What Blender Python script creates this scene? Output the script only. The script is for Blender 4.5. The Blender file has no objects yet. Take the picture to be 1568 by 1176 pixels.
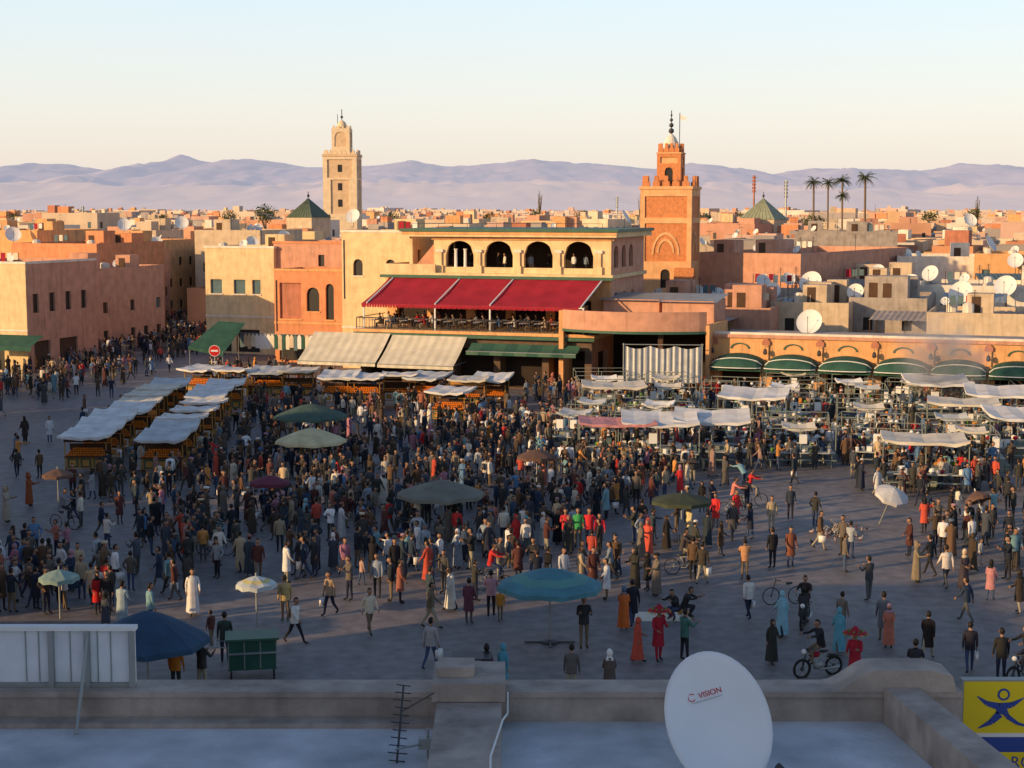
import bpy, math, random
from mathutils import Vector, Matrix, noise
R=random.Random(11)
sc=bpy.context.scene
sin,cos,pi,rad=math.sin,math.cos,math.pi,math.radians
# ---------------------------------------------------------------- survey helpers
F=2400.;H=15.5;PT=math.atan(270/2400)
def ray(u,v):
    x=(u-784)/F;y=(588-v)/F
    return Vector((x,cos(PT)+y*sin(PT),-sin(PT)+y*cos(PT)))
def G(u,v,z=0.):
    r=ray(u,v);t=(z-H)/r.z;return Vector((r.x*t,r.y*t,z))
def P(u,v,Y):
    r=ray(u,v);t=Y/r.y;return Vector((r.x*t,Y,H+r.z*t))
def proj(X,Y,Z=0.):
    d=Vector((X,Y,Z-H));f=d.y*cos(PT)-d.z*sin(PT);up=d.y*sin(PT)+d.z*cos(PT)
    return 784+F*X/f,588-F*up/f
TH=rad(-19)
E1=(cos(TH),sin(TH));NI=(-sin(TH),cos(TH))   # along street front / into block
# ---------------------------------------------------------------- materials
MC={}
def mat(n,c,rough=.85,var=.18,sc_=1.2,bump=0.,metal=0.,streak=0.,obj=False):
    if n in MC:return MC[n]
    m=bpy.data.materials.new(n);m.use_nodes=True;nt=m.node_tree;N=nt.nodes;L=nt.links
    b=N['Principled BSDF'];b.inputs['Roughness'].default_value=rough;b.inputs['Metallic'].default_value=metal
    try:b.inputs['Specular IOR Level'].default_value=.25
    except:pass
    tc=N.new('ShaderNodeTexCoord')
    nz=N.new('ShaderNodeTexNoise');nz.inputs['Scale'].default_value=sc_;nz.inputs['Detail'].default_value=6
    L.new(tc.outputs['Object'],nz.inputs['Vector'])
    mr=N.new('ShaderNodeMapRange');mr.inputs['From Min'].default_value=.25;mr.inputs['From Max'].default_value=.75
    mr.inputs['To Min'].default_value=1-var;mr.inputs['To Max'].default_value=1+var
    L.new(nz.outputs['Fac'],mr.inputs['Value'])
    last=mr.outputs[0]
    if streak>0:
        mp=N.new('ShaderNodeMapping');mp.inputs['Scale'].default_value=(2.2,2.2,.25);L.new(tc.outputs['Object'],mp.inputs[0])
        n2=N.new('ShaderNodeTexNoise');n2.inputs['Scale'].default_value=1.4;n2.inputs['Detail'].default_value=5;L.new(mp.outputs[0],n2.inputs['Vector'])
        m2=N.new('ShaderNodeMapRange');m2.inputs['From Min'].default_value=.5;m2.inputs['From Max'].default_value=.75
        m2.inputs['To Min'].default_value=1;m2.inputs['To Max'].default_value=1-streak;L.new(n2.outputs['Fac'],m2.inputs['Value'])
        mu=N.new('ShaderNodeMath');mu.operation='MULTIPLY';L.new(last,mu.inputs[0]);L.new(m2.outputs[0],mu.inputs[1]);last=mu.outputs[0]
    vm=N.new('ShaderNodeVectorMath');vm.operation='SCALE'
    if obj=='color':
        oi=N.new('ShaderNodeObjectInfo');L.new(oi.outputs['Color'],vm.inputs[0])
    elif obj in('rand','scarf'):
        oi=N.new('ShaderNodeObjectInfo');cr=N.new('ShaderNodeValToRGB');cr.color_ramp.interpolation='CONSTANT'
        cs=[(.02,.025,.05),(.03,.03,.035),(.06,.05,.04),(.05,.08,.15),(.16,.12,.08),(.02,.02,.025),(.09,.09,.09),(.3,.27,.2),(.04,.06,.12)]
        if obj=='scarf':cs=[(.65,.62,.58),(.02,.02,.02),(.3,.12,.1),(.1,.14,.2),(.5,.42,.3),(.03,.03,.05),(.35,.2,.25),(.6,.58,.55)]
        el=cr.color_ramp.elements
        while len(el)<len(cs):el.new(.5)
        for i,cc in enumerate(cs):el[i].position=i/len(cs)
        for i,cc in enumerate(cs):el[i].color=(*cc,1)
        L.new(oi.outputs['Random'],cr.inputs[0]);L.new(cr.outputs[0],vm.inputs[0])
    else:vm.inputs[0].default_value=c
    L.new(last,vm.inputs['Scale']);L.new(vm.outputs[0],b.inputs['Base Color'])
    if bump>0:
        bp=N.new('ShaderNodeBump');bp.inputs['Strength'].default_value=bump;bp.inputs['Distance'].default_value=.03
        n3=N.new('ShaderNodeTexNoise');n3.inputs['Scale'].default_value=14;n3.inputs['Detail'].default_value=4
        L.new(tc.outputs['Object'],n3.inputs['Vector']);L.new(n3.outputs['Fac'],bp.inputs['Height']);L.new(bp.outputs[0],b.inputs['Normal'])
    MC[n]=m;return m
CREAM=mat('cream_render',(.72,.54,.30),streak=.2,bump=.3)
SALMON=mat('salmon_render',(.66,.27,.13),streak=.25,bump=.3)
OCHRE=mat('ochre_render',(.70,.37,.16),streak=.25,bump=.3)
PINK=mat('pink_render',(.58,.30,.20),streak=.25,bump=.3)
RED=mat('red_earth_render',(.46,.18,.11),streak=.25,bump=.3)
TAN=mat('tan_render',(.58,.45,.31),streak=.25,bump=.3)
WHITEW=mat('whitewash',(.74,.66,.55),streak=.2,bump=.3)
GREYB=mat('cement_block',(.36,.31,.27),var=.3,streak=.3,bump=.4)
WALLS=[CREAM,SALMON,OCHRE,PINK,TAN,SALMON,OCHRE,RED,TAN,PINK,WHITEW]
ROOF=mat('roof_screed',(.38,.32,.28),var=.3,sc_=.6)
GLASS=mat('dark_opening',(.03,.028,.027),rough=.35)
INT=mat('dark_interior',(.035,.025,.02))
WOOD=mat('dark_wood',(.09,.05,.03))
SHUT=mat('blue_shutter',(.10,.16,.18))
GREENT=mat('green_tile',(.05,.12,.08),rough=.5)
GREENA=mat('green_awning',(.03,.09,.065),var=.25)
REDA=mat('red_awning',(.34,.018,.035),var=.2,sc_=.7)
WHITE=mat('white_paint',(.75,.74,.70),var=.08)
CANW=mat('white_canvas',(.66,.65,.62),var=.25,sc_=1.1)
CANS=mat('cream_canvas',(.66,.60,.46),var=.15)
CANR=mat('red_white_canvas',(.55,.25,.25),var=.4,sc_=3)
METAL=mat('galvanised_steel',(.32,.34,.33),rough=.5,metal=.4)
GMET=mat('painted_steel_frame',(.22,.25,.22),rough=.6)
DMET=mat('dark_steel',(.05,.05,.055),rough=.5)
CONC=mat('concrete_roof',(.50,.51,.52),var=.35,sc_=1.1,bump=.5)
PARA=mat('parapet_render',(.38,.32,.27),var=.35,sc_=2.,bump=.6,streak=.3)
GOLD=mat('juice_cart_paint',(.50,.25,.06),var=.25)
ORANGE=mat('orange_fruit',(.75,.22,.02),rough=.5)
GREENV=mat('vegetables',(.10,.22,.04),var=.5,sc_=8)
STEEL=mat('stainless_pots',(.6,.6,.6),rough=.3,metal=.7)
SKIN=mat('skin',(.30,.17,.11),rough=.6,var=.05)
HAIR=mat('hair',(.015,.012,.01),rough=.6)
CLOTH=mat('cloth',(1,1,1),obj='color',var=.18,sc_=5)
TROU=mat('trousers',(1,1,1),obj='rand',var=.12,sc_=5)
SCARF=mat('scarf_cloth',(1,1,1),obj='scarf',var=.12,sc_=5)
SHOE=mat('shoes',(.03,.025,.02))
WCLOTH=mat('white_cloth',(.72,.70,.66),var=.1,sc_=6)
LIP=mat('lips',(.2,.06,.05));EYE=mat('eyes',(.02,.015,.01),rough=.3)
TYRE=mat('tyre',(.02,.02,.02));LEAF=mat('leaf',(.055,.09,.03),var=.5,sc_=.8)
PALML=mat('palm_leaf',(.07,.085,.04),var=.4);BARK=mat('palm_bark',(.17,.12,.08),var=.3,sc_=4)
# ---------------------------------------------------------------- mesh builder
class MB:
    def __init__(s):s.v=[];s.f=[];s.m=[];s.mats=[];s.T=Matrix.Identity(4)
    def mi(s,m):
        if m not in s.mats:s.mats.append(m)
        return s.mats.index(m)
    def add(s,vs,fs,m):
        o=len(s.v);k=s.mi(m) if not isinstance(m,list) else None
        T=s.T
        for p in vs:s.v.append(tuple(T@Vector(p)))
        for i,f in enumerate(fs):
            s.f.append([o+a for a in f]);s.m.append(k if k is not None else s.mi(m[i]))
    def box(s,x0,x1,y0,y1,z0,z1,m):
        s.add([(x0,y0,z0),(x1,y0,z0),(x1,y1,z0),(x0,y1,z0),(x0,y0,z1),(x1,y0,z1),(x1,y1,z1),(x0,y1,z1)],
              [(3,2,1,0),(4,5,6,7),(0,1,5,4),(1,2,6,5),(2,3,7,6),(3,0,4,7)],m)
    def quad(s,a,b,c,d,m):s.add([a,b,c,d],[(0,1,2,3)],m)
    def tube(s,pts,rs,m,n=6,cap=True):
        pts=[Vector(p) for p in pts]
        if not hasattr(rs,'__len__'):rs=[rs]*len(pts)
        vs=[];fs=[]
        for i,p in enumerate(pts):
            t=(pts[min(i+1,len(pts)-1)]-pts[max(i-1,0)]).normalized()
            a=Vector((0,0,1)) if abs(t.z)<.9 else Vector((1,0,0))
            e=t.cross(a).normalized();g=t.cross(e)
            for k in range(n):
                q=2*pi*k/n;vs.append(tuple(p+(e*cos(q)+g*sin(q))*rs[i]))
        for i in range(len(pts)-1):
            for k in range(n):
                fs.append((i*n+k,i*n+(k+1)%n,(i+1)*n+(k+1)%n,(i+1)*n+k))
        if cap:fs.append(tuple(range(n))[::-1]);fs.append(tuple((len(pts)-1)*n+k for k in range(n)))
        s.add(vs,fs,m)
    def rings(s,rs,m,n=12,wave=0,cap=True):
        vs=[];fs=[]
        for i,(cx,cy,cz,rx,ry) in enumerate(rs):
            for k in range(n):
                q=2*pi*k/n;w=1+(wave*sin(q*5+cx)*(1-i/len(rs)))
                vs.append((cx+rx*w*cos(q),cy+ry*w*sin(q),cz))
        for i in range(len(rs)-1):
            for k in range(n):fs.append((i*n+k,i*n+(k+1)%n,(i+1)*n+(k+1)%n,(i+1)*n+k))
        if cap:fs.append(tuple(range(n))[::-1]);fs.append(tuple((len(rs)-1)*n+k for k in range(n)))
        s.add(vs,fs,m)
    def lathe(s,prof,c,m,n=12):s.rings([(c[0],c[1],c[2]+z,r,r) for r,z in prof],m,n)
    def ball(s,c,r,m,n=8,k=5,sx=1,sy=1,sz=1):
        s.rings([(c[0],c[1],c[2]-cos(pi*i/k)*r*sz,max(.001,sin(pi*i/k)*r*sx),max(.001,sin(pi*i/k)*r*sy)) for i in range(k+1)],m,n)
    def facade(s,o,u,w,z0,z1,ops,m,pane=None,depth=.22,rev=None):
        pane=pane or GLASS;rev=rev or m
        n=(u[1],-u[0])
        def Q(x,z,d=0.):return (o[0]+u[0]*x-n[0]*d,o[1]+u[1]*x-n[1]*d,z)
        xs=sorted({0,w}|{a for p in ops for a in p[:2]});zs=sorted({z0,z1}|{a for p in ops for a in p[2:4]})
        for i in range(len(xs)-1):
            for j in range(len(zs)-1):
                cx=(xs[i]+xs[i+1])/2;cz=(zs[j]+zs[j+1])/2
                if any(p[0]<cx<p[1] and p[2]<cz<p[3] for p in ops):continue
                s.quad(Q(xs[i],zs[j]),Q(xs[i+1],zs[j]),Q(xs[i+1],zs[j+1]),Q(xs[i],zs[j+1]),m)
        for p in ops:
            x0,x1,a0,a1=p[:4];arch=len(p)>4 and p[4];pn=p[5] if len(p)>5 else pane
            s.quad(Q(x0,a0),Q(x0,a0,depth),Q(x0,a1,depth),Q(x0,a1),rev)
            s.quad(Q(x1,a0),Q(x1,a1),Q(x1,a1,depth),Q(x1,a0,depth),rev)
            s.quad(Q(x0,a0),Q(x1,a0),Q(x1,a0,depth),Q(x0,a0,depth),rev)
            s.quad(Q(x0,a1),Q(x0,a1,depth),Q(x1,a1,depth),Q(x1,a1),rev)
            if pn!='open':s.quad(Q(x0,a0,depth),Q(x1,a0,depth),Q(x1,a1,depth),Q(x0,a1,depth),pn)
            if arch:
                r=(x1-x0)/2;N=10;cx=(x0+x1)/2;hh=min(r,(a1-a0)*.8)*.95
                zf=lambda t:a1-.03-hh+hh*math.sqrt(max(0,1-t*t))**.9
                for k in range(N):
                    t0=-1+2*k/N;t1=-1+2*(k+1)/N
                    s.quad(Q(cx+r*t0,zf(t0)),Q(cx+r*t1,zf(t1)),Q(cx+r*t1,a1),Q(cx+r*t0,a1),m)
                    s.quad(Q(cx+r*t0,zf(t0)),Q(cx+r*t0,zf(t0),depth*.9),Q(cx+r*t1,zf(t1),depth*.9),Q(cx+r*t1,zf(t1)),rev)
    def obj(s,name,loc=(0,0,0),rz=0.,smooth=False,parent=None):
        ob=bpy.data.objects.new(name,s.mesh(name,smooth));ob.location=loc;ob.rotation_euler=(0,0,rz)
        sc.collection.objects.link(ob)
        if parent:ob.parent=parent
        return ob
    def mesh(s,name,smooth=False):
        me=bpy.data.meshes.new(name);me.from_pydata(s.v,[],s.f)
        for m in s.mats:me.materials.append(m)
        me.polygons.foreach_set('material_index',s.m)
        if smooth:me.polygons.foreach_set('use_smooth',[True]*len(s.f))
        me.update();return me
def inst(me,name,loc,rz=0.,s=1.,col=None,parent=None):
    ob=bpy.data.objects.new(name,me);ob.location=loc;ob.rotation_euler=(0,0,rz);ob.scale=(s,s,s)
    if col:ob.color=(*col,1)
    sc.collection.objects.link(ob)
    if parent:ob.parent=parent
    return ob
# ---------------------------------------------------------------- ground
def ground():
    m=bpy.data.materials.new('square_paving');m.use_nodes=True;nt=m.node_tree;N=nt.nodes;L=nt.links;b=N['Principled BSDF']
    b.inputs['Roughness'].default_value=.62
    tc=N.new('ShaderNodeTexCoord')
    def nz(s,d=6):
        n=N.new('ShaderNodeTexNoise');n.inputs['Scale'].default_value=s;n.inputs['Detail'].default_value=d;L.new(tc.outputs['Object'],n.inputs['Vector']);return n
    a=nz(.07);c=nz(1.6);cr=N.new('ShaderNodeValToRGB');e=cr.color_ramp.elements
    e[0].position=.3;e[0].color=(.138,.122,.118,1);e[1].position=.7;e[1].color=(.25,.215,.198,1);L.new(a.outputs['Fac'],cr.inputs[0])
    cr2=N.new('ShaderNodeValToRGB');e=cr2.color_ramp.elements;e[0].position=.3;e[0].color=(.62,.62,.62,1);e[1].position=.72;e[1].color=(1.15,1.15,1.15,1);L.new(c.outputs['Fac'],cr2.inputs[0])
    mx=N.new('ShaderNodeMix');mx.data_type='RGBA';mx.blend_type='MULTIPLY';mx.inputs[0].default_value=1
    L.new(cr.outputs[0],mx.inputs[6]);L.new(cr2.outputs[0],mx.inputs[7])
    L.new(mx.outputs[2],b.inputs['Base Color'])
    bp=N.new('ShaderNodeBump');bp.inputs['Strength'].default_value=.35;bp.inputs['Distance'].default_value=.02;n=nz(9,3);L.new(n.outputs['Fac'],bp.inputs['Height']);L.new(bp.outputs[0],b.inputs['Normal'])
    g=MB();g.quad((-160,-10,0.004),(160,-10,0.004),(160,260,0.004),(-160,260,0.004),m);g.obj('square_paving')
    e=mat('dry_plain',(.58,.45,.40),var=.15,sc_=.004)
    g=MB();g.quad((-20000,-3000,0),(20000,-3000,0),(20000,21000,0),(-20000,21000,0),e);g.obj('ground')
ground()
def mountains():
    pk=[(-400,258),(0,262),(70,251),(140,258),(205,263),(285,240),(335,251),(380,244),(430,250),(480,256),(560,256),(630,247),(700,256),(760,252),(815,246),(870,251),(930,253),(1000,259),(1060,252),(1130,261),(1180,268),(1260,257),(1330,260),(1400,262),(1465,249),(1520,254),(1600,262),(2000,250)]
    def pv(u):
        if u<=pk[0][0]:return pk[0][1]
        for a,b in zip(pk,pk[1:]):
            if a[0]<=u<=b[0]:
                t=(u-a[0])/(b[0]-a[0]);return a[1]*(1-t)+b[1]*t
        return pk[-1][1]
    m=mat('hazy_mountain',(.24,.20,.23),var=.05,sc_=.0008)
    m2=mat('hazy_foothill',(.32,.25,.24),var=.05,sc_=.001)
    # distant haze painted as a faint glow in both mountain materials
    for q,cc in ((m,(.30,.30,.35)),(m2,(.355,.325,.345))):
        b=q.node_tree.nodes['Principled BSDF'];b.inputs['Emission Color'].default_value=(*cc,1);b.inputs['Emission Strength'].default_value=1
    g=MB();nx,ny=560,60;vs=[];fs=[];ms=[]
    for j in range(ny):
        Y=7500+9500*j/(ny-1)
        for i in range(nx):
            X=-9000+18000*i/(nx-1);u=784+F*X/Y*.9937
            top=(318-pv(784+F*X/16000))/2400*16000+H
            t=(Y-7500)/8500
            f=.30*min(1,t*3)**1.5+.70*max(0,(t-.4)/.6)**1.2 if t<=1 else 1-(t-1)*4
            n=noise.ridged_multi_fractal(Vector((X*.0009,Y*.0006,9)),.9,2.1,6,1,2)-1.1
            q=noise.fractal(Vector((X*.003,Y*.003,3)),.8,2.2,5)
            z=top*f+n*75*min(1,t*2)*(1-.75*min(1,t**4))+q*22*min(1,t*3)
            vs.append((X,Y,max(-5,z)))
    for j in range(ny-1):
        for i in range(nx-1):
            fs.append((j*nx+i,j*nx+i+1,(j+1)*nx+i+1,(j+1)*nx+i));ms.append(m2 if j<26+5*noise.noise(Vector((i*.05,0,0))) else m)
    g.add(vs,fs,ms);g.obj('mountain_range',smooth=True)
mountains()
# ---------------------------------------------------------------- houses
def dish(g,c,r,az,el,m=WHITE,n=16,pole=0.):
    d=Vector((sin(az)*cos(el),-cos(az)*cos(el),sin(el)));q=d.to_track_quat('Z','Y').to_matrix()
    c=Vector(c);vs=[tuple(c)];fs=[]
    K=4
    for j in range(1,K+1):
        for i in range(n):
            a=2*pi*i/n;rr=r*j/K;vs.append(tuple(c+q@Vector((rr*cos(a),rr*sin(a)*1.08,.28*rr*rr/r))))
    for i in range(n):fs.append((0,1+i,1+(i+1)%n))
    for j in range(K-1):
        for i in range(n):fs.append((1+j*n+i,1+(j+1)*n+i,1+(j+1)*n+(i+1)%n,1+j*n+(i+1)%n))
    g.add(vs,fs,m)
    f=c+q@Vector((0,0,r*.95));b=c+q@Vector((0,-r*1.05,.2*r))
    g.tube([b,f],.02*max(1,r),DMET,4);g.tube([f-d*.05,f+d*.1],.06,METAL,6)
    if pole>0:g.tube([c-d*.12,c-d*.12-Vector((0,0,pole))],.04,DMET,6)
def clutter(g,w,d,zr,m,rg,n=3):
    for _ in range(n):
        k=rg.random();x=rg.uniform(.8,max(1,w-2.5));y=rg.uniform(.8,max(1,d-2.5))
        if k<.3:
            a=rg.uniform(1.8,2.8);g.box(x,x+a,y,y+a,zr,zr+rg.uniform(1.8,2.4),m);g.box(x+.4,x+1.2,y-.03,y,zr,zr+1.7,WOOD)
        elif k<.5:dish(g,(x,y,zr+1.0),rg.uniform(.4,.6),rg.uniform(-.9,.9),.6,n=10,pole=1.)
        elif k<.65:g.lathe([(.5,0),(.5,1.),(.3,1.15),(.02,1.18)],(x,y,zr),WHITEW,8)
        elif k<.85:
            g.tube([(x,y,zr),(x,y,zr+2.4)],.03,DMET,4)
            for q in range(4):g.tube([(x-.35+.05*q,y,zr+1.9+.14*q),(x+.35-.05*q,y,zr+1.9+.14*q)],.015,DMET,3)
        else:
            g.tube([(x,y,zr),(x,y,zr+1.7)],.03,DMET,4);g.tube([(x+2.2,y,zr),(x+2.2,y,zr+1.7)],.03,DMET,4)
            for q in range(3):
                a=x+.2+q*.7;g.box(a,a+.5,y-.01,y+.01,zr+.8+.1*q,zr+1.65,rg.choice([WCLOTH,REDA,SHUT,CANS]))
def ops_for(w,z0,z1,rg,fl=3.1,ww=.9,wh=1.2,gap=2.4):
    o=[];nf=max(1,int((z1-z0)/fl))
    n=max(1,int(w/gap))
    for f in range(nf):
        zb=z0+f*fl+1.0
        if zb+wh>z1-.4:break
        for i in range(n):
            if rg.random()<.25:continue
            c=(i+.5)*w/n;o.append((c-ww/2,c+ww/2,zb,zb+wh,False,rg.choice([GLASS,GLASS,SHUT,WOOD])))
    return o
def house(name,X,Y,w,d,h,th=TH,m=None,rg=R,fl=3.1,front=None,right=None,clut=4,par=.8,z0=0.,trim=None,fm=None):
    m=m or rg.choice(WALLS);g=MB();fm=fm or m
    zr=h-par
    g.facade((0,0),(1,0),w,z0,zr,ops_for(w,z0,zr,rg,fl) if front is None else [o for o in front if o[1]<w and o[3]<zr],fm)
    g.facade((w,0),(0,1),d,z0,zr,ops_for(d,z0,zr,rg,fl) if right is None else right,m)
    g.facade((w,d),(-1,0),w,z0,zr,ops_for(w,z0,zr,rg,fl),m);g.facade((0,d),(0,-1),d,z0,zr,ops_for(d,z0,zr,rg,fl),m)
    g.quad((0,0,zr),(w,0,zr),(w,d,zr),(0,d,zr),ROOF)
    t=.22
    g.box(0,w,0,t,zr,h,fm);g.box(0,w,d-t,d,zr,h,m);g.box(0,t,t,d-t,zr,h,m);g.box(w-t,w,t,d-t,zr,h,m)
    if trim:
        g.box(-.08,w+.08,-.08,-.003,h-.18,h+.06,trim);g.box(w+.003,w+.08,0,d,h-.18,h+.06,trim)
        g.box(-.05,w+.05,-.055,-.003,3.9,4.08,trim)
        for p in (front or []):
            if p[2]>4 and p[1]<w and p[3]<zr:g.box(p[0]-.1,p[1]+.1,-.09,-.003,p[2]-.14,p[2]-.003,trim)
    if rg.random()<.6:g.tube([(.25,-.05,zr-.1),(.25,-.05,max(z0,zr-rg.uniform(3,6)))],.05,WHITEW if rg.random()<.4 else DMET,5)
    clutter(g,w,d,zr+.002,m,rg,clut)
    return g.obj(name,(X,Y,0),th)
def hat(name,u0,u1,vt,Y,d,th=TH,**k):
    X=(u0-784)/F*Y;k1=(u1-784)/F
    w=(k1*Y-X)/(cos(th)-k1*sin(th))
    h=P(u0,vt,Y).z
    return house(name,X,Y,w,d,h,th,**k)
hat('cream_corner_building',-90,40,400,150,11.5,m=PINK,fm=CREAM,trim=WHITEW,front=[(1,2.2,5.2,7.2),(4,5.2,5.2,7.2),(.6,3.4,.2,3),(4.2,7,.2,3)],
    right=[(1,1.9,5.6,7.4),(3.6,4.5,5.6,7.4),(6.2,7.1,5.6,7.4),(8.8,9.7,5.6,7.4),(1,3.5,.2,2.9,False,WOOD),(5,8,.2,2.9,False,WOOD)],clut=2)
hat('pink_riad_building',60,128,412,168,16,m=PINK,clut=8)
hat('salmon_terrace_house',20,150,372,190,15,m=SALMON,clut=9)
hat('ochre_terrace_house',-60,60,352,205,14,m=OCHRE,clut=9)
hat('pink_street_house',105,182,384,196,12,m=PINK,clut=7)
hat('ochre_street_house',150,222,368,222,14,m=OCHRE,clut=7)
hat('salmon_street_house',190,262,392,236,16,m=SALMON)
hat('tan_street_house',215,300,378,262,16,m=TAN)
hat('cream_shop_house',315,420,377,168,8,m=CREAM,trim=WHITEW,clut=4,front=[(.6,2.,6.4,7.9,False,SHUT),(3.4,4.8,6.4,7.9,False,SHUT),(5.6,6.6,6.4,7.9,False,SHUT),(.5,3,.2,2.6),(3.6,6.4,.2,2.6)])
hat('salmon_balcony_building',420,532,412,158,6,m=SALMON,clut=0,par=1.0,trim=OCHRE,front=[(.6,3.0,4.4,8.,False,RED),(3.6,5.0,5.2,7.6,True),(5.7,6.6,4.4,8.,True),(.5,3.2,.2,2.8),(3.8,6.5,.2,2.8)])
hat('pink_upper_storey_house',420,545,370,166,9,m=PINK,trim=SALMON,clut=2,front=[(5.2,5.9,9.4,10.6)])
hat('cream_terrace_house',524,634,353,152,9,m=CREAM,clut=3,trim=WHITEW,front=[(1.2,2.2,9.,10.6,True),(4.6,5.6,9.,10.6,True)])
hat('tan_roof_house',300,400,352,205,12,m=TAN,clut=7)
hat('mosque_flank_building',1068,1225,386,172,34,th=rad(-33),m=PINK,clut=8,front=[],right=[])
hat('unfinished_block_house',1215,1372,354,205,14,th=rad(-10),m=GREYB,front=[(3,4.1,8.3,9.4)],clut=8)
hat('cream_parapet_house',1372,1500,392,188,12,th=rad(-14),m=WHITEW,clut=4)
hat('ochre_parapet_house',1490,1640,388,182,12,m=OCHRE,clut=4)
for i,(u0,u1,vt,Y,d,mm,t) in enumerate([(1085,1180,470,143,9,PINK,-19),(1180,1300,462,146,10,TAN,-19),(1300,1420,455,147,12,GREYB,-19),(1420,1600,478,138,10,TAN,-19),
        (1130,1260,440,160,12,GREYB,-12),(1260,1400,432,166,12,TAN,-22),(1400,1640,436,160,14,WHITEW,-19),(980,1090,462,146,14,PINK,-19)]):
    hat('low_flat_roof_house',u0,u1,vt,Y,d,th=rad(t),m=mm,clut=7,par=.4)
def shed(u,v,Y,w,d,m,rz):
    c=P(u,v,Y);g=MB();n=int(w/.25)
    for i in range(n):
        x0=i*w/n;x1=x0+w/n;z=.05*(i%2);g.quad((x0,0,0+z),(x1,0,.05-z),(x1,d,.6+.05-z),(x0,d,.6+z),m)
    for x in(.1,w-.1):
        for y,zz in((.1,0),(d-.1,.6)):g.tube([(x,y,zz),(x,y,zz-2.4)],.05,WOOD,4)
    g.obj('corrugated_shade_roof',tuple(c),rad(rz))
for a in ((1110,468,150,6,4,METAL,-19),(1290,440,158,7,5,DMET,-14),(1330,490,140,7,4,GREYB,-22),(1440,462,150,6,5,METAL,-19),(1500,430,172,6,5,SHUT,-10),(1230,410,180,7,5,METAL,-19),(1480,492,139,5,3,WOOD,-19)):shed(*a)
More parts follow.
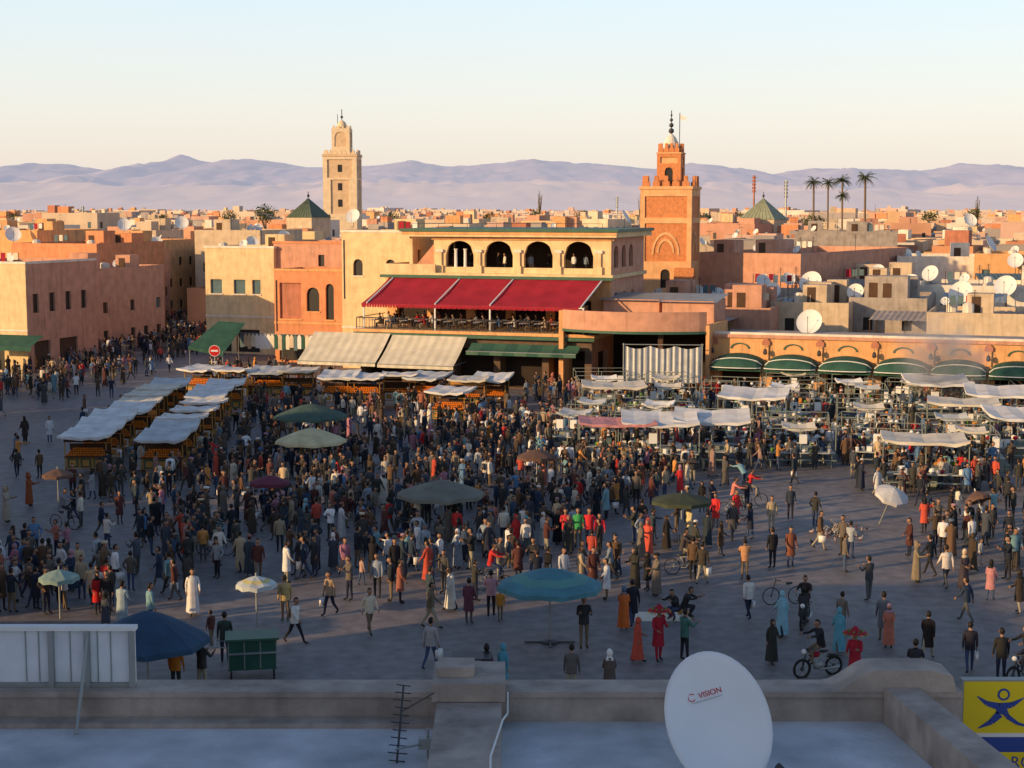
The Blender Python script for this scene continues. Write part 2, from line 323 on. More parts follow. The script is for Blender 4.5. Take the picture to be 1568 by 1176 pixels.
# ---------------------------------------------------------------- terrace restaurant
AX,AY=-13.5,139.
def AW(x,y,z=0):return Vector((AX+x*E1[0]+y*NI[0],AY+x*E1[1]+y*NI[1],z))
def restaurant():
    g=MB();W=21.4;SF=mat('dark_shopfront',(.13,.085,.06),var=.3)
    g.facade((0,0),(1,0),W,0,4.45,[(.5,4,.1,3.4),(4.7,8.4,.1,3.4),(9.,12.6,.1,3.4),(13.2,17,.1,3.4),(17.6,20.8,.1,3.4)],SF,INT,1.6)
    g.facade((W,0),(0,1),18,0,4.45,[(2,5,.1,3.2)],PINK,INT,.4);g.facade((0,18),(0,-1),18,0,4.45,[(3,6,.1,3.2)],PINK,INT,.4)
    g.box(-.35,W+.35,-.45,17.6,4.45,4.8,CREAM)
    g.box(-.4,W+.4,-.62,-.453,4.28,4.56,GREENT);g.box(-.4,W+.4,-.6,-.453,4.60,4.86,OCHRE)
    g.tube([(-.2,-.3,5.85),(W+.2,-.3,5.85)],.045,DMET,5);g.tube([(-.2,-.3,5.0),(W+.2,-.3,5.0)],.03,DMET,5)
    for i in range(72):g.tube([(-.2+i*.306,-.3,4.8),(-.2+i*.306,-.3,5.85)],.022,DMET,4,False)
    for y0 in (-.3,5.5):g.tube([(-.2,y0,4.8),(-.2,y0,5.85)],.04,DMET)
    g.tube([(-.2,-.3,5.85),(-.2,6,5.85)],.04,DMET)
    g.facade((0,6),(1,0),W,4.8,9.3,[(1,4,4.85,7.3,False,INT),(4.8,7.8,4.85,7.3,False,INT),(8.6,11.6,4.85,7.3,False,INT),(12.4,15.4,4.85,7.3,False,INT),(16.2,19.6,4.85,7.3,False,INT)],OCHRE,INT,.5)
    g.facade((W,6),(0,1),11.6,4.8,12.9,[(1.2,2.2,6,8),(4,5,6,8),(7,8,6,8),(1.,2.4,10.2,12.2,True,INT),(3.6,5.,10.2,12.2,True,INT),(6.2,7.6,10.2,12.2,True,INT)],PINK,GLASS,.3)
    g.facade((0,17.6),(0,-1),11.6,4.8,9.3,[(3,4.4,6,7.6)],OCHRE)
    g.box(-.3,W+.3,5.4,17.6,9.3,9.62,CREAM);g.box(-.35,W+.35,5.22,5.397,9.16,9.42,GREENT)
    g.box(0,5.,5.5,5.72,9.62,10.4,CREAM);g.box(0,.22,5.72,17,9.62,10.4,CREAM)
    g.add([(1.2,9,9.62),(5,9,9.62),(5,9,12.6),(3.9,9,12.6),(1.2,13,9.62),(5,13,9.62),(5,13,12.6),(3.9,13,12.6)],[(0,1,2,3),(5,4,7,6),(0,3,7,4),(3,2,6,7)],PINK)
    ops=[]
    for k in range(4):
        c=2.5+3.75*k;ops.append((c-1.35,c+1.35,10.15,12.55,True,'open'))
    PW=W-4.6
    g.facade((4.6,6.25),(1,0),PW,9.62,12.9,ops,CREAM,None,.45)
    for k in range(5):
        c=4.6+.6+3.76*k
        g.box(c-.32,c+.32,6.02,6.247,9.62,10.3,CREAM);g.box(c-.2,c+.2,6.08,6.247,10.3,11.5,CREAM)
        g.box(c-.34,c+.34,6.02,6.247,11.5,11.75,WHITEW)
    g.box(4.4,W+.2,6.1,6.247,12.62,12.78,OCHRE)
    for a in (-.35,.35):g.lathe([(.19,0),(.15,.1),(.14,1.5),(.2,1.6),(.2,1.65)],(4.6+2.5+a*1.3,6.5,10.15),WHITE,8)
    g.quad((4.65,11.5,9.63),(W-.1,11.5,9.63),(W-.1,11.5,12.88),(4.65,11.5,12.88),INT)
    g.facade((4.6,17.6),(0,-1),11.35,9.62,12.9,[(1,2.4,10.2,12.2,True,INT),(7,8.4,10.2,12.2,True,INT)],CREAM)
    g.box(1.8,W+.6,5.5,18.2,12.9,13.35,CREAM);g.box(1.6,W+.8,5.3,18.4,13.353,13.62,GREENT);g.box(1.75,W+.65,5.42,5.497,13.1,13.35,OCHRE)
    g.box(2.2,2.5,6.2,6.5,9.62,12.9,CREAM)
    for k in range(14):g.tube([(2.5+k*1.4,5.6,13.62),(2.5+k*1.4,5.6,14.1)],.02,DMET,4)
    g.tube([(2.5,5.6,14.1),(20.7,5.6,14.1)],.02,DMET,4)
    for x in (.3,7.1,12.2,20.6):g.box(x-.06,x+.06,.12,.24,4.8,7.05,WHITE)
    for x in (.6,7.1,12.2,20.4):g.tube([(x,.15,7.12),(x+.4,5.8,9.33)],.07,WHITE,6)
    g.box(.2,20.7,.1,.22,6.98,7.06,WHITE)
    for i in range(14):
        x=1+i*1.4
        for y in (.9,2.9,4.6):
            g.tube([(x,y,4.8),(x,y,5.55)],.04,DMET,5);g.lathe([(.38,0),(.38,.04)],(x,y,5.55),WHITE,10)
            g.box(x+.45,x+.85,y-.2,y+.2,5.2,5.26,WOOD);g.box(x+.82,x+.86,y-.2,y+.2,5.26,5.7,WOOD)
            for q in ((.47,-.18),(.83,-.18),(.47,.18),(.83,.18)):g.tube([(x+q[0],y+q[1],4.8),(x+q[0],y+q[1],5.2)],.02,WOOD,3)
    g.obj('terrace_restaurant',(AX,AY,0),TH)
    a=MB();n=40;vs=[];fs=[]
    for i in range(n+1):
        x=.35+20.1*i/n
        for j in range(9):
            t=j/8;sag=-.14*sin(pi*t)-.03*sin(i*1.57)*t
            vs.append((x+.5*t-.25,.1+5.7*t,7.06+2.3*t+sag))
    for i in range(n):
        for j in range(8):fs.append((i*9+j,(i+1)*9+j,(i+1)*9+j+1,i*9+j+1))
    a.add(vs,fs,REDA)
    for i in range(n*2):
        x0=.1+20.1*i/(n*2);x1=x0+20.1/(n*2);a.quad((x0,.09,7.06),(x1,.09,7.06),(x1-.03,.07,6.72+.06*(i%2)),(x0+.03,.07,6.72+.06*((i+1)%2)),REDA)
    a.obj('red_awning',(AX,AY,0),TH)
    def sh(name,x0,x1,z1,z0,out,ma,mb,st=.4):
        a=MB();n=int((x1-x0)/st)
        for i in range(n):
            xa=x0+(x1-x0)*i/n;xb=x0+(x1-x0)*(i+1)/n;mm=ma if i%2 else mb
            for j in range(5):
                t0=j/5;t1=(j+1)/5;f=lambda t:(-.62-out*t,z1+(z0-z1)*t-.12*sin(pi*t))
                (ya,za),(yb,zb)=f(t0),f(t1);a.quad((xa,ya,za),(xb,ya,za),(xb,yb,zb),(xa,yb,zb),mm)
            y,z=-.62-out,z0;a.quad((xa,y,z),(xb,y,z),(xb,y-.02,z-.3),(xa,y-.02,z-.3),mm)
        a.tube([(x0,-.62-out,z0),(x1,-.62-out,z0)],.04,METAL,5)
        for x in (x0+.1,x1-.1):a.tube([(x,-.6,z0+.1),(x,-.62-out,z0)],.03,METAL,4)
        a.obj(name,(AX,AY,0),TH)
    CA2=mat('cream_canvas_stripe',(.57,.52,.40),var=.15)
    sh('striped_shop_awning',-4.2,3.2,4.5,2.2,3.4,CANS,CA2);sh('striped_shop_awning',3.4,10.4,4.4,2.15,3.4,CANS,CA2)
    sh('green_shop_awning',10.8,20.6,3.9,3.3,1.4,GREENA,GREENT,1.)
restaurant()
HX=31.3
def market_hall():
    g=MB();n=26
    pts=[]
    for i in range(n+1):
        t=i/n;x=19.2+(HX-19.2)*t;y=-1.2-2.0*sin(pi*t)**.8+.6*t;pts.append((x,y))
    for i in range(n):
        (xa,ya),(xb,yb)=pts[i],pts[i+1]
        g.quad((xa,ya,5.35),(xb,yb,5.35),(xb,yb,7.),(xa,ya,7.),PINK)
        g.quad((xa,ya+.25,7.),(xb,yb+.25,7.),(xb,yb+.25,5.6),(xa,ya+.25,5.6),OCHRE)
        g.quad((xa,ya,7.),(xb,yb,7.),(xb,yb+.25,7.),(xa,ya+.25,7.),PINK)
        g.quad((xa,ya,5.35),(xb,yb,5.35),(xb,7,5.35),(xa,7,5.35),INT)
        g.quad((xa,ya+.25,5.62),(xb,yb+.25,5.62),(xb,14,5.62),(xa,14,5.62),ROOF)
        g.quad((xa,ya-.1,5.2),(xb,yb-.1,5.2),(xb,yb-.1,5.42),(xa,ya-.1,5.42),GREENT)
    g.quad((19.2,7,0),(HX,7,0),(HX,7,5.35),(19.2,7,5.35),INT)  # back wall coloured dark brown to stand in for the hall's shade
    g.box(18.8,19.2,-1.,7,0,6.9,OCHRE);g.box(HX,HX+.3,-.6,7,0,5.9,OCHRE)
    g.box(27.5,27.9,-1.5,-1.1,0,5.35,WOOD)
    for i in range(6):
        x=20+i*1.9;g.box(x,x+1.4,4,5,0,.9,WOOD)
        for k in range(5):g.ball((x+.15+k*.27,4.5,1.),.12,GOLD if k%2 else REDA,6,4)
    for x,y,w,d in ((21,5,5,4),(26.5,4,4.5,5)):
        g.box(x,x+w,y,y+d,5.63,7.6,PINK);g.quad((x-.3,y-.4,7.5),(x+w+.3,y-.4,7.5),(x+w+.3,y+d,8.0),(x-.3,y+d,8.0),METAL)
    g.obj('curved_front_market_hall',(AX,AY,0),TH)
    c=MB();SA=mat('grey_stripe_cloth',(.36,.37,.38));SB=mat('pale_stripe_cloth',(.6,.6,.58));n=92
    for i in range(n):
        f=lambda k:(25.2+6.*k/n,-3.4+1.5*k/n+.08*sin(k*.9))
        (xa,ya),(xb,yb)=f(i),f(i+1);zt=lambda k:4.3-.25*sin(pi*((k/n*3)%1))
        c.quad((xa,ya,1.3),(xb,yb,1.3),(xb,yb,zt(i+1)),(xa,ya,zt(i)),SB if (i//2)%2 else SA)
    c.tube([(25.0,-3.4,4.4),(31.4,-1.9,4.4)],.04,METAL)
    for p in ((25.1,-3.4),(31.3,-1.9)):c.tube([(*p,0),(*p,4.5)],.05,METAL)
    c.obj('striped_curtain',(AX,AY,0),TH)
market_hall()
def arcade_wall():
    g=MB();x0,x1=HX+.35,HX+.35+35.
    n=8;bw=(x1-x0)/n;ops=[(i*bw+.5,(i+1)*bw-.5,.1,3.1) for i in range(n)]
    g.facade((x0,1.),(1,0),x1-x0,0,5.05,ops,OCHRE,INT,1.2)
    g.box(x0,x1,1.003,1.5,5.05,5.3,WHITEW);g.box(x0-.1,x1,.82,.997,4.85,5.12,PINK)
    g.box(x0,x1,1.5,9,4.6,4.9,ROOF)
    for i in range(n+1):
        x=x0+i*bw;g.box(x-.2,x+.2,.84,.997,3.1,4.3,OCHRE);g.add([(x-.32,.8,4.3),(x+.32,.8,4.3),(x+.32,.8,4.6),(x,.8,4.95),(x-.32,.8,4.6),(x-.32,.99,4.3),(x+.32,.99,4.3),(x+.32,.99,4.6),(x,.99,4.95),(x-.32,.99,4.6)],[(0,1,2,3,4),(0,4,9,5),(4,3,8,9),(3,2,7,8),(2,1,6,7)],RED)
        g.tube([(x,.8,4.2),(x,.4,4.25),(x,.4,4.05)],.02,DMET,4);g.lathe([(.08,0),(.18,.1),(.14,.4),(.03,.5)],(x,.4,3.55),DMET,6)
    for i in range(n):
        c=x0+(i+.5)*bw
        for k in range(8):
            a0=pi*k/8;a1=pi*(k+1)/8;g.quad((c-.8*cos(a0),.9,3.95+.5*sin(a0)),(c-.8*cos(a1),.9,3.95+.5*sin(a1)),(c-.68*cos(a1),.9,3.95+.4*sin(a1)),(c-.68*cos(a0),.9,3.95+.4*sin(a0)),GREENT)
    g.obj('market_arcade_wall',(AX,AY,0),TH)
    for i in range(n):
        a=MB();xa=x0+i*bw+.12;xb=x0+(i+1)*bw-.12;vs=[];fs=[];NX=12;K=7
        for k in range(NX+1):
            t=k/NX;x=xa+(xb-xa)*t;bul=sin(pi*t)**.45
            for j in range(K):
                q=j/(K-1)*pi/2;vs.append((x,.95-2.3*sin(q)*(.75+.25*bul),2.55+1.05*cos(q)*(.25+.75*bul)))
        for k in range(NX):
            for j in range(K-1):fs.append((k*K+j,(k+1)*K+j,(k+1)*K+j+1,k*K+j+1))
        a.add(vs,fs,GREENA)
        a.tube([vs[k*K+K-1] for k in range(NX+1)],.04,WHITE,5)
        a.tube([(x,y-.03,z+.03) for x,y,z in [vs[k*K+3] for k in range(NX+1)]],.04,WHITE,5)
        e=vs[K-1];f=vs[NX*K+K-1];a.quad((e[0],e[1],e[2]),(f[0],f[1],f[2]),(f[0],f[1],2.25),(e[0],e[1],2.25),GREENA)
        a.tube([(xa,-1.2,0),(xa,-1.2,2.5)],.04,DMET)
        a.obj('domed_green_awning',(AX,AY,0),TH)
arcade_wall()
# ---------------------------------------------------------------- minarets
def merlons(g,hw,z,m,n=4,s=.42,h=.75):
    for side in range(4):
        for i in range(n):
            t=-hw+s+(2*hw-2*s)*i/(n-1)
            for (q,z1,z2) in ((s,0,h*.45),(s*.55,h*.45,h)):
                c=[(t,-hw+.15),(hw-.15,t),(t,hw-.15),(-hw+.15,t)][side]
                if side in(1,3) and i in (0,n-1):continue
                dx,dy=(q*.5+.0,.13) if side in (0,2) else (.13,q*.5)
                g.box(c[0]-dx,c[0]+dx,c[1]-dy,c[1]+dy,z+z1,z+z2,m)
def minaret_right():
    g=MB();BR=mat('minaret_brick',(.60,.23,.09),var=.2,sc_=4,bump=.5,streak=.2);LT=mat('minaret_band',(.72,.40,.19),streak=.15)
    d=166.;c=P(1027,290,d+3);top=c.z;hw=2.75
    fs=[((-hw,-hw),(1,0)),((hw,-hw),(0,1)),((hw,hw),(-1,0)),((-hw,hw),(0,-1))]
    for o,u in fs:
        g.facade(o,u,2*hw,0,top,[(.5,2*hw-.5,top-3.,top-.75),(.5,2*hw-.5,top-7.6,top-3.6),(2.25,3.25,top-10.4,top-8.4,True,GLASS)],LT,BR,.14)
        n=(u[1],-u[0]);Q=lambda x,z,dd:(o[0]+u[0]*x-n[0]*dd,o[1]+u[1]*x-n[1]*dd,z)
        for k in range(12):
            a0=pi*k/12;a1=pi*(k+1)/12
            for rr,cc,zz in ((1.5,hw,top-6.9),(.95,hw,top-6.7)):
                g.quad(Q(cc-rr*cos(a0),zz+rr*1.6*sin(a0),.06),Q(cc-rr*cos(a1),zz+rr*1.6*sin(a1),.06),Q(cc-(rr-.22)*cos(a1),zz+(rr*1.6-.3)*sin(a1),.06),Q(cc-(rr-.22)*cos(a0),zz+(rr*1.6-.3)*sin(a0),.06),LT)
    g.box(-hw-.12,hw+.12,-hw-.12,hw+.12,top,top+.3,LT);merlons(g,hw+.1,top+.3,BR,5,.75,1.1)
    zl=top+.3;hl=1.28;zt=P(1027,236,d+3).z
    for o,u in [((-hl,-hl),(1,0)),((hl,-hl),(0,1)),((hl,hl),(-1,0)),((-hl,hl),(0,-1))]:
        g.facade(o,u,2*hl,zl,zt,[(.35,2*hl-.35,zt-1.,zt-.35,False,LT),(.85,2*hl-.85,zl+.3,zt-1.4,True,GLASS)],BR,GLASS,.15)
    g.box(-hl-.08,hl+.08,-hl-.08,hl+.08,zt,zt+.15,LT);merlons(g,hl+.06,zt+.15,BR,4,.5,.95)
    g.lathe([(.75,0),(.85,.5),(.8,1.0),(.5,1.6),(.15,1.95),(.05,2.0)],(0,0,zt+.15),WHITEW,14)
    zz=zt+2.1
    g.tube([(0,0,zz),(0,0,zz+2.5)],.05,DMET,5)
    for q,r in ((.35,.3),(.95,.25),(1.5,.18),(2.0,.12)):g.ball((0,0,zz+q),r,DMET,8,6)
    g.tube([(1.0,-.6,zt),(1.0,-.6,zz+2.2)],.04,DMET,4);g.quad((1.0,-.6,zz+1.5),(1.7,-.6,zz+1.35),(1.7,-.6,zz+1.8),(1.0,-.6,zz+2.0),WCLOTH)
    g.box(hw-1.6,hw+.5,-hw-1.2,-hw-.003,0,9.2,BR)
    g.obj('brick_minaret',(c.x,c.y,0),rad(-16))
def minaret_left():
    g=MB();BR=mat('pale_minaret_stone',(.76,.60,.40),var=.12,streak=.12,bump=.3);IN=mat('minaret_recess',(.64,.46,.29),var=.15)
    c=P(524,236,333);top=c.z;hw=3.55;fs=[((-hw,-hw),(1,0)),((hw,-hw),(0,1)),((hw,hw),(-1,0)),((-hw,hw),(0,-1))]
    for o,u in fs:
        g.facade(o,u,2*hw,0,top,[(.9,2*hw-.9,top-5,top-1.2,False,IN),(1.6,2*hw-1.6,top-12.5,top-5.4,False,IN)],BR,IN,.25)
        n=(u[1],-u[0]);Q=lambda x,z,dd:(o[0]+u[0]*x-n[0]*dd,o[1]+u[1]*x-n[1]*dd,z)
        for zz in (top-3.8,top-7.6,top-11):
            g.quad(Q(hw-.45,zz,.2),Q(hw+.45,zz,.2),Q(hw+.45,zz+1.5,.2),Q(hw-.45,zz+1.5,.2),GLASS)
    g.box(-hw-.15,hw+.15,-hw-.15,hw+.15,top-.6,top-.1,IN);merlons(g,hw,top-.1,BR,7,.7,.9)
    hl=1.9;zt=P(524,197,333).z
    for o,u in [((-hl,-hl),(1,0)),((hl,-hl),(0,1)),((hl,hl),(-1,0)),((-hl,hl),(0,-1))]:
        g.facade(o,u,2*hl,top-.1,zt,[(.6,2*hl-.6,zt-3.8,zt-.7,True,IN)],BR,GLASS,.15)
    merlons(g,hl,zt,BR,4,.5,.6)
    g.lathe([(1.,0),(1.1,.5),(.8,1.3),(.1,1.8)],(0,0,zt),BR,12);g.tube([(0,0,zt+1.7),(0,0,zt+4)],.09,DMET,5);g.ball((0,0,zt+2.4),.3,DMET,8,5);g.tube([(-.9,0,zt),(-.9,0,zt+3)],.06,DMET,4)
    g.obj('pale_stone_minaret',(c.x,c.y,0),rad(-3))
minaret_right();minaret_left()
def pyramid(u0,u1,vt,vb,Y,m,name):
    c=P((u0+u1)/2,vb,Y);w=(u1-u0)/F*Y/2/1.3;zt=P(0,vt,Y).z;zb=c.z;g=MB()
    g.box(-w*.95,w*.95,-w*.95,w*.95,0,zb,TAN)
    g.add([(-w,-w,zb),(w,-w,zb),(w,w,zb),(-w,w,zb),(0,0,zt)],[(0,1,4),(1,2,4),(2,3,4),(3,0,4)],m)
    for k in range(1,9):
        t=k/9;g.tube([(-w+2*w*t,-w-.02,zb+.05),(0,0,zt)],.06,m,4)
    g.tube([(0,0,zt),(0,0,zt+1.2)],.08,DMET,5);g.ball((0,0,zt+.4),.3,DMET,6,4)
    g.obj(name,(c.x,c.y,0),rad(-30))
pyramid(440,505,303,333,300,mat('dark_green_tile',(.10,.13,.09),rough=.7),'green_pyramid_roof_shrine')
pyramid(1130,1207,303,336,330,mat('pale_green_tile',(.26,.28,.19),rough=.7),'green_pyramid_roof_shrine')
# ---------------------------------------------------------------- medina (distant mass of roofs)
FW=mat('far_window',(.2,.16,.15))  # window dark lightened, distance haze put into the colour
def far_house(g,rg,w,d,h,m,lod):
    zr=h-.6
    g.quad((0,0,0),(w,0,0),(w,0,h),(0,0,h),m);g.quad((w,0,0),(w,d,0),(w,d,h),(w,0,h),m)
    g.quad((0,d,0),(0,0,0),(0,0,h),(0,d,h),m);g.quad((w,d,0),(0,d,0),(0,d,h),(w,d,h),m)
    g.quad((.2,.2,zr),(w-.2,.2,zr),(w-.2,d-.2,zr),(.2,d-.2,zr),ROOF)
    a=.2
    g.add([(0,0,h),(w,0,h),(w,d,h),(0,d,h),(a,a,h),(w-a,a,h),(w-a,d-a,h),(a,d-a,h),(a,a,zr),(w-a,a,zr),(w-a,d-a,zr),(a,d-a,zr)],
      [(0,1,5,4),(1,2,6,5),(2,3,7,6),(3,0,4,7),(4,5,9,8),(5,6,10,9),(6,7,11,10),(7,4,8,11)],m)
    for zb in (h-3.2,h-6.2):
        if zb<1:break
        for i in range(int(w/2.6)):
            if rg.random()<.5:continue
            x=1+i*2.6;x2=x+rg.uniform(.6,1.2);g.quad((x,-.04,zb),(x2,-.04,zb),(x2,-.04,zb+1.3),(x,-.04,zb+1.3),rg.choice([GLASS,SHUT,WOOD,GLASS]) if lod<2 else FW)
        if lod<2:
            for i in range(int(d/3)):
                if rg.random()<.5:continue
                y=1+i*3;g.quad((w+.04,y,zb),(w+.04,y+.9,zb),(w+.04,y+.9,zb+1.3),(w+.04,y,zb+1.3),GLASS)
    for _ in range(2):
        if rg.random()<.6:
            x=rg.uniform(.5,w*.6);y=rg.uniform(.5,d*.6);a=rg.uniform(1.8,3.6);g.box(x,x+a,y,y+a*.8,zr+.01*_,h+rg.uniform(.8,2.4),rg.choice([m,rg.choice(WALLS)]))
    if lod<2:
        for _ in range(2):
            if rg.random()<.5:dish(g,(rg.uniform(1,w-1),rg.uniform(1,d-1),h+.5),rg.uniform(.4,.65),rg.uniform(-.8,.8),.6,rg.choice([WHITE,METAL,ROOF]),n=8,pole=1)
        if rg.random()<.6:
            x=rg.uniform(1,w-1);y=rg.uniform(1,d-1);g.tube([(x,y,zr),(x,y,h+2.2)],.035,DMET,3);g.tube([(x-.5,y,h+2),(x+.5,y,h+2)],.025,DMET,3)
    elif rg.random()<.4:
        x=rg.uniform(1,w-1);g.tube([(x,2,zr),(x,2,h+2.5)],.06,DMET,3)
def paler(c,t):return tuple(a*(1-t)+b*t for a,b in zip(c,(.66,.54,.47)))  # mixes distance haze into the wall colour
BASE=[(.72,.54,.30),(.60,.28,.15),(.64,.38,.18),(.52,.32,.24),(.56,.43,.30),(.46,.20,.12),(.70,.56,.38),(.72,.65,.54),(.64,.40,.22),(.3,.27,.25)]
def medina():
    rg=random.Random(5);Y=176.;band=0
    for ymax,nm,lod in [(260,'medina_houses',0),(480,'medina_houses',1),(900,'distant_medina_houses',2),(1900,'distant_medina_houses',2)]:
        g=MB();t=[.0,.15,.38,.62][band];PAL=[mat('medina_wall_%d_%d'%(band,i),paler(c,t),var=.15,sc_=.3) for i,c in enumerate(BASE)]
        while Y<ymax:
            st=11 if Y<480 else 15 if Y<900 else 26
            X=-.37*Y-12
            while X<.37*Y+12:
                w=rg.uniform(5,st*1.25);d=rg.uniform(7,st*1.2)
                u,v=proj(X+w/2,Y,6)
                h=rg.choice([5,6,7,8,9.5,10,11.5]) +rg.uniform(-.6,1.)
                if Y<300:h=min(h,10)
                elif rg.random()<.05:h+=3
                ok=True
                if Y<275 and 60<u<320:ok=False
                if Y<225 and u<80:ok=False
                if Y<215 and 1050<u:ok=False
                if Y<190 and u<640:ok=False
                if Y<185 and 950<u<1100:ok=False
                if abs(Y-333)<12 and 480<u<565:ok=False
                if (abs(Y-300)<12 and 430<u<515) or (abs(Y-330)<14 and 1120<u<1215):ok=False
                if rg.random()<.06:ok=False
                if ok:
                    th=TH+rg.choice([0,0,.1,-.12,.2,-.3]);g.T=Matrix.Translation((X,Y+rg.uniform(-2,2),0))@Matrix.Rotation(th,4,'Z')
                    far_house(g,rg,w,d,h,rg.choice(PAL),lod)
                X+=w+rg.uniform(.2,3)+(0 if Y<480 else rg.uniform(0,6))
            Y+=st*rg.uniform(.85,1.1)
        g.obj(nm);band+=1
medina()
# ---------------------------------------------------------------- trees
def palm(u,vc,Y,sc_=1.):
    c=P(u,vc,Y);g=MB();h=c.z;g.tube([(0.,0,0),(.15,0,h*.5),(0,0,h)],[.32*sc_,.22*sc_,.2*sc_],BARK,8)
    for i in range(34):
        az=R.uniform(0,2*pi);el=R.uniform(-.5,1.2);L=R.uniform(1.7,2.5)*sc_;p=Vector((0,0,h));d=Vector((cos(az)*cos(el),sin(az)*cos(el),sin(el)));pts=[p]
        for k in range(5):
            p=p+d*L/5;d=(d+Vector((0,0,-.28))).normalized();pts.append(p)
        g.tube(pts,[.05,.04,.03,.03,.02,.01],PALML,3,False)
        sd=d.cross(Vector((0,0,1))).normalized()
        for k in range(1,6):
            for s in (-1,1):
                for q in (0,.5):
                    a=pts[k-1].lerp(pts[k],q);b=a+sd*s*.5*sc_*(1.1-k*.12)+Vector((0,0,-.18))+(pts[k]-pts[k-1])*.6
                    g.add([tuple(a),tuple(a+(pts[k]-pts[k-1])*.3),tuple(b)],[(0,1,2)],PALML)
    g.obj('palm_tree',(c.x,c.y,0))
for u,v,Y,s in ((1246,279,300,.9),(1268,281,305,.8),(1290,277,298,.9),(1325,273,290,1.),(1290,300,292,.7)):palm(u,v,Y,s)
def leafy(name,u,vt,Y,rw,kind='round'):
    c=P(u,vt,Y);h=c.z;g=MB();g.tube([(0,0,0),(.1,0,h*.6),(0,0,h*.9)],[.3,.2,.06],BARK,6)
    zc=h-rw
    for i in range(5):
        a=R.uniform(0,6.28);g.tube([(0,0,h*.6),(cos(a)*rw*.6,sin(a)*rw*.6,zc+R.uniform(-.3,.6))],[.12,.04],BARK,4)
    for i in range(520):
        if kind=='cyp':
            t=R.random();r=rw*(1-t)*.9*math.sqrt(R.random())+.05;a=R.uniform(0,6.28);p=Vector((cos(a)*r,sin(a)*r,h*.35+t*h*.65))
        else:
            a=Vector((R.gauss(0,1),R.gauss(0,1),R.gauss(0,1))).normalized()*rw*R.uniform(.45,1)*(1+.35*noise.noise(Vector((i%13,i%7,1))*1.3));p=Vector((a.x,a.y,zc+a.z*.75))
        s=R.uniform(.15,.4)*rw*.5;e=Vector((R.gauss(0,1),R.gauss(0,1),R.gauss(0,1))).normalized();f=e.cross(Vector((.3,.2,.9))).normalized()
        g.quad(tuple(p),tuple(p+e*s),tuple(p+e*s+f*s*.6),tuple(p+f*s*.6),LEAF)
    g.obj(name,(c.x,c.y,0))
for u,v,Y,r in ((406,308,340,2.6),(350,318,420,2.2),(1245,322,330,2.6),(1492,315,420,2.2),(1425,318,500,3),(820,318,520,2.6),(600,320,500,3.),(690,322,560,3),(1130,320,450,2.4),(20,322,560,3),(890,318,600,3.2),(165,322,600,3.),(1080,322,600,3.2),(1380,322,500,2.4),(750,322,480,2.4),(250,324,520,2.4)):leafy('broadleaf_tree',u,v,Y,r)
leafy('cypress_tree',826,292,420,1.3,'cyp');leafy('cypress_tree',981,297,400,1.2,'cyp');leafy('cypress_tree',1497,300,420,1.1,'cyp')
for u,vt,Y,mm in ((1155,268,420,RED),(1204,275,400,METAL),(127,315,500,METAL),(945,300,600,METAL)):
    c=P(u,vt,Y);g=MB();g.tube([(0,0,0),(0,0,c.z)],[.4,.2],mm,6)
    for k in range(5):
        g.box(-.5,.5,-.05,.05,c.z-1-k*.9,c.z-.4-k*.9,mm)
    g.obj('telecom_mast',(c.x,c.y,0))
for u,v,Y,r,az in ((1182,447,150,.85,-.3),(1242,434,152,1.1,-.5),(1240,495,134,1.1,-.4),(1472,450,150,1.15,-.6),(1168,432,160,.75,.2),(1207,428,165,.7,.3),(1485,338,300,1.3,.2),(278,342,230,1.,.3),(541,332,260,1.2,-.3),(435,364,200,.9,.6),(386,372,190,.8,.5),(957,333,220,1.,1.2),(1515,374,190,1.,.9),(1395,436,158,1.,-.5),(1540,440,156,1.1,-.5),(1310,448,150,.8,-.4),(1100,452,152,.7,.3),(1425,420,170,.9,-.6),(1345,415,172,.7,-.3),(1555,400,180,.9,-.4),(20,360,200,1.,.4),(75,345,230,.9,.2),(240,372,210,.8,.4),(190,345,260,1.1,.3)):
    c=P(u,v,Y);g=MB();dish(g,(0,0,0),r,az,.55,WHITE,20,pole=1.6);g.obj('satellite_dish',tuple(c),0,True)
# ---------------------------------------------------------------- west side of the square, unseen; heights and gaps shaped for its shadow streaks
rg=random.Random(3)
for X,Y,d,h in ((-24,16,22,12.6),(-28,41.5,6,5.),(-32,50.5,10.5,12.4),(-36,64.5,4,6.),(-40,70,9,12.6),(-45,80.5,9,9.8),(-50,92,12,12.2),(-57,107,9,9.5),(-64,118,9,6.)):
    house('square_side_building',X-12,Y,12,d,h,rad(3),m=rg.choice([SALMON,OCHRE,PINK,CREAM]),rg=rg)
house('unseen_shade_building',-30,-24,15,38,17.2,rad(3),m=SALMON,rg=rg)  # tall block added out of view to shade the foreground roof
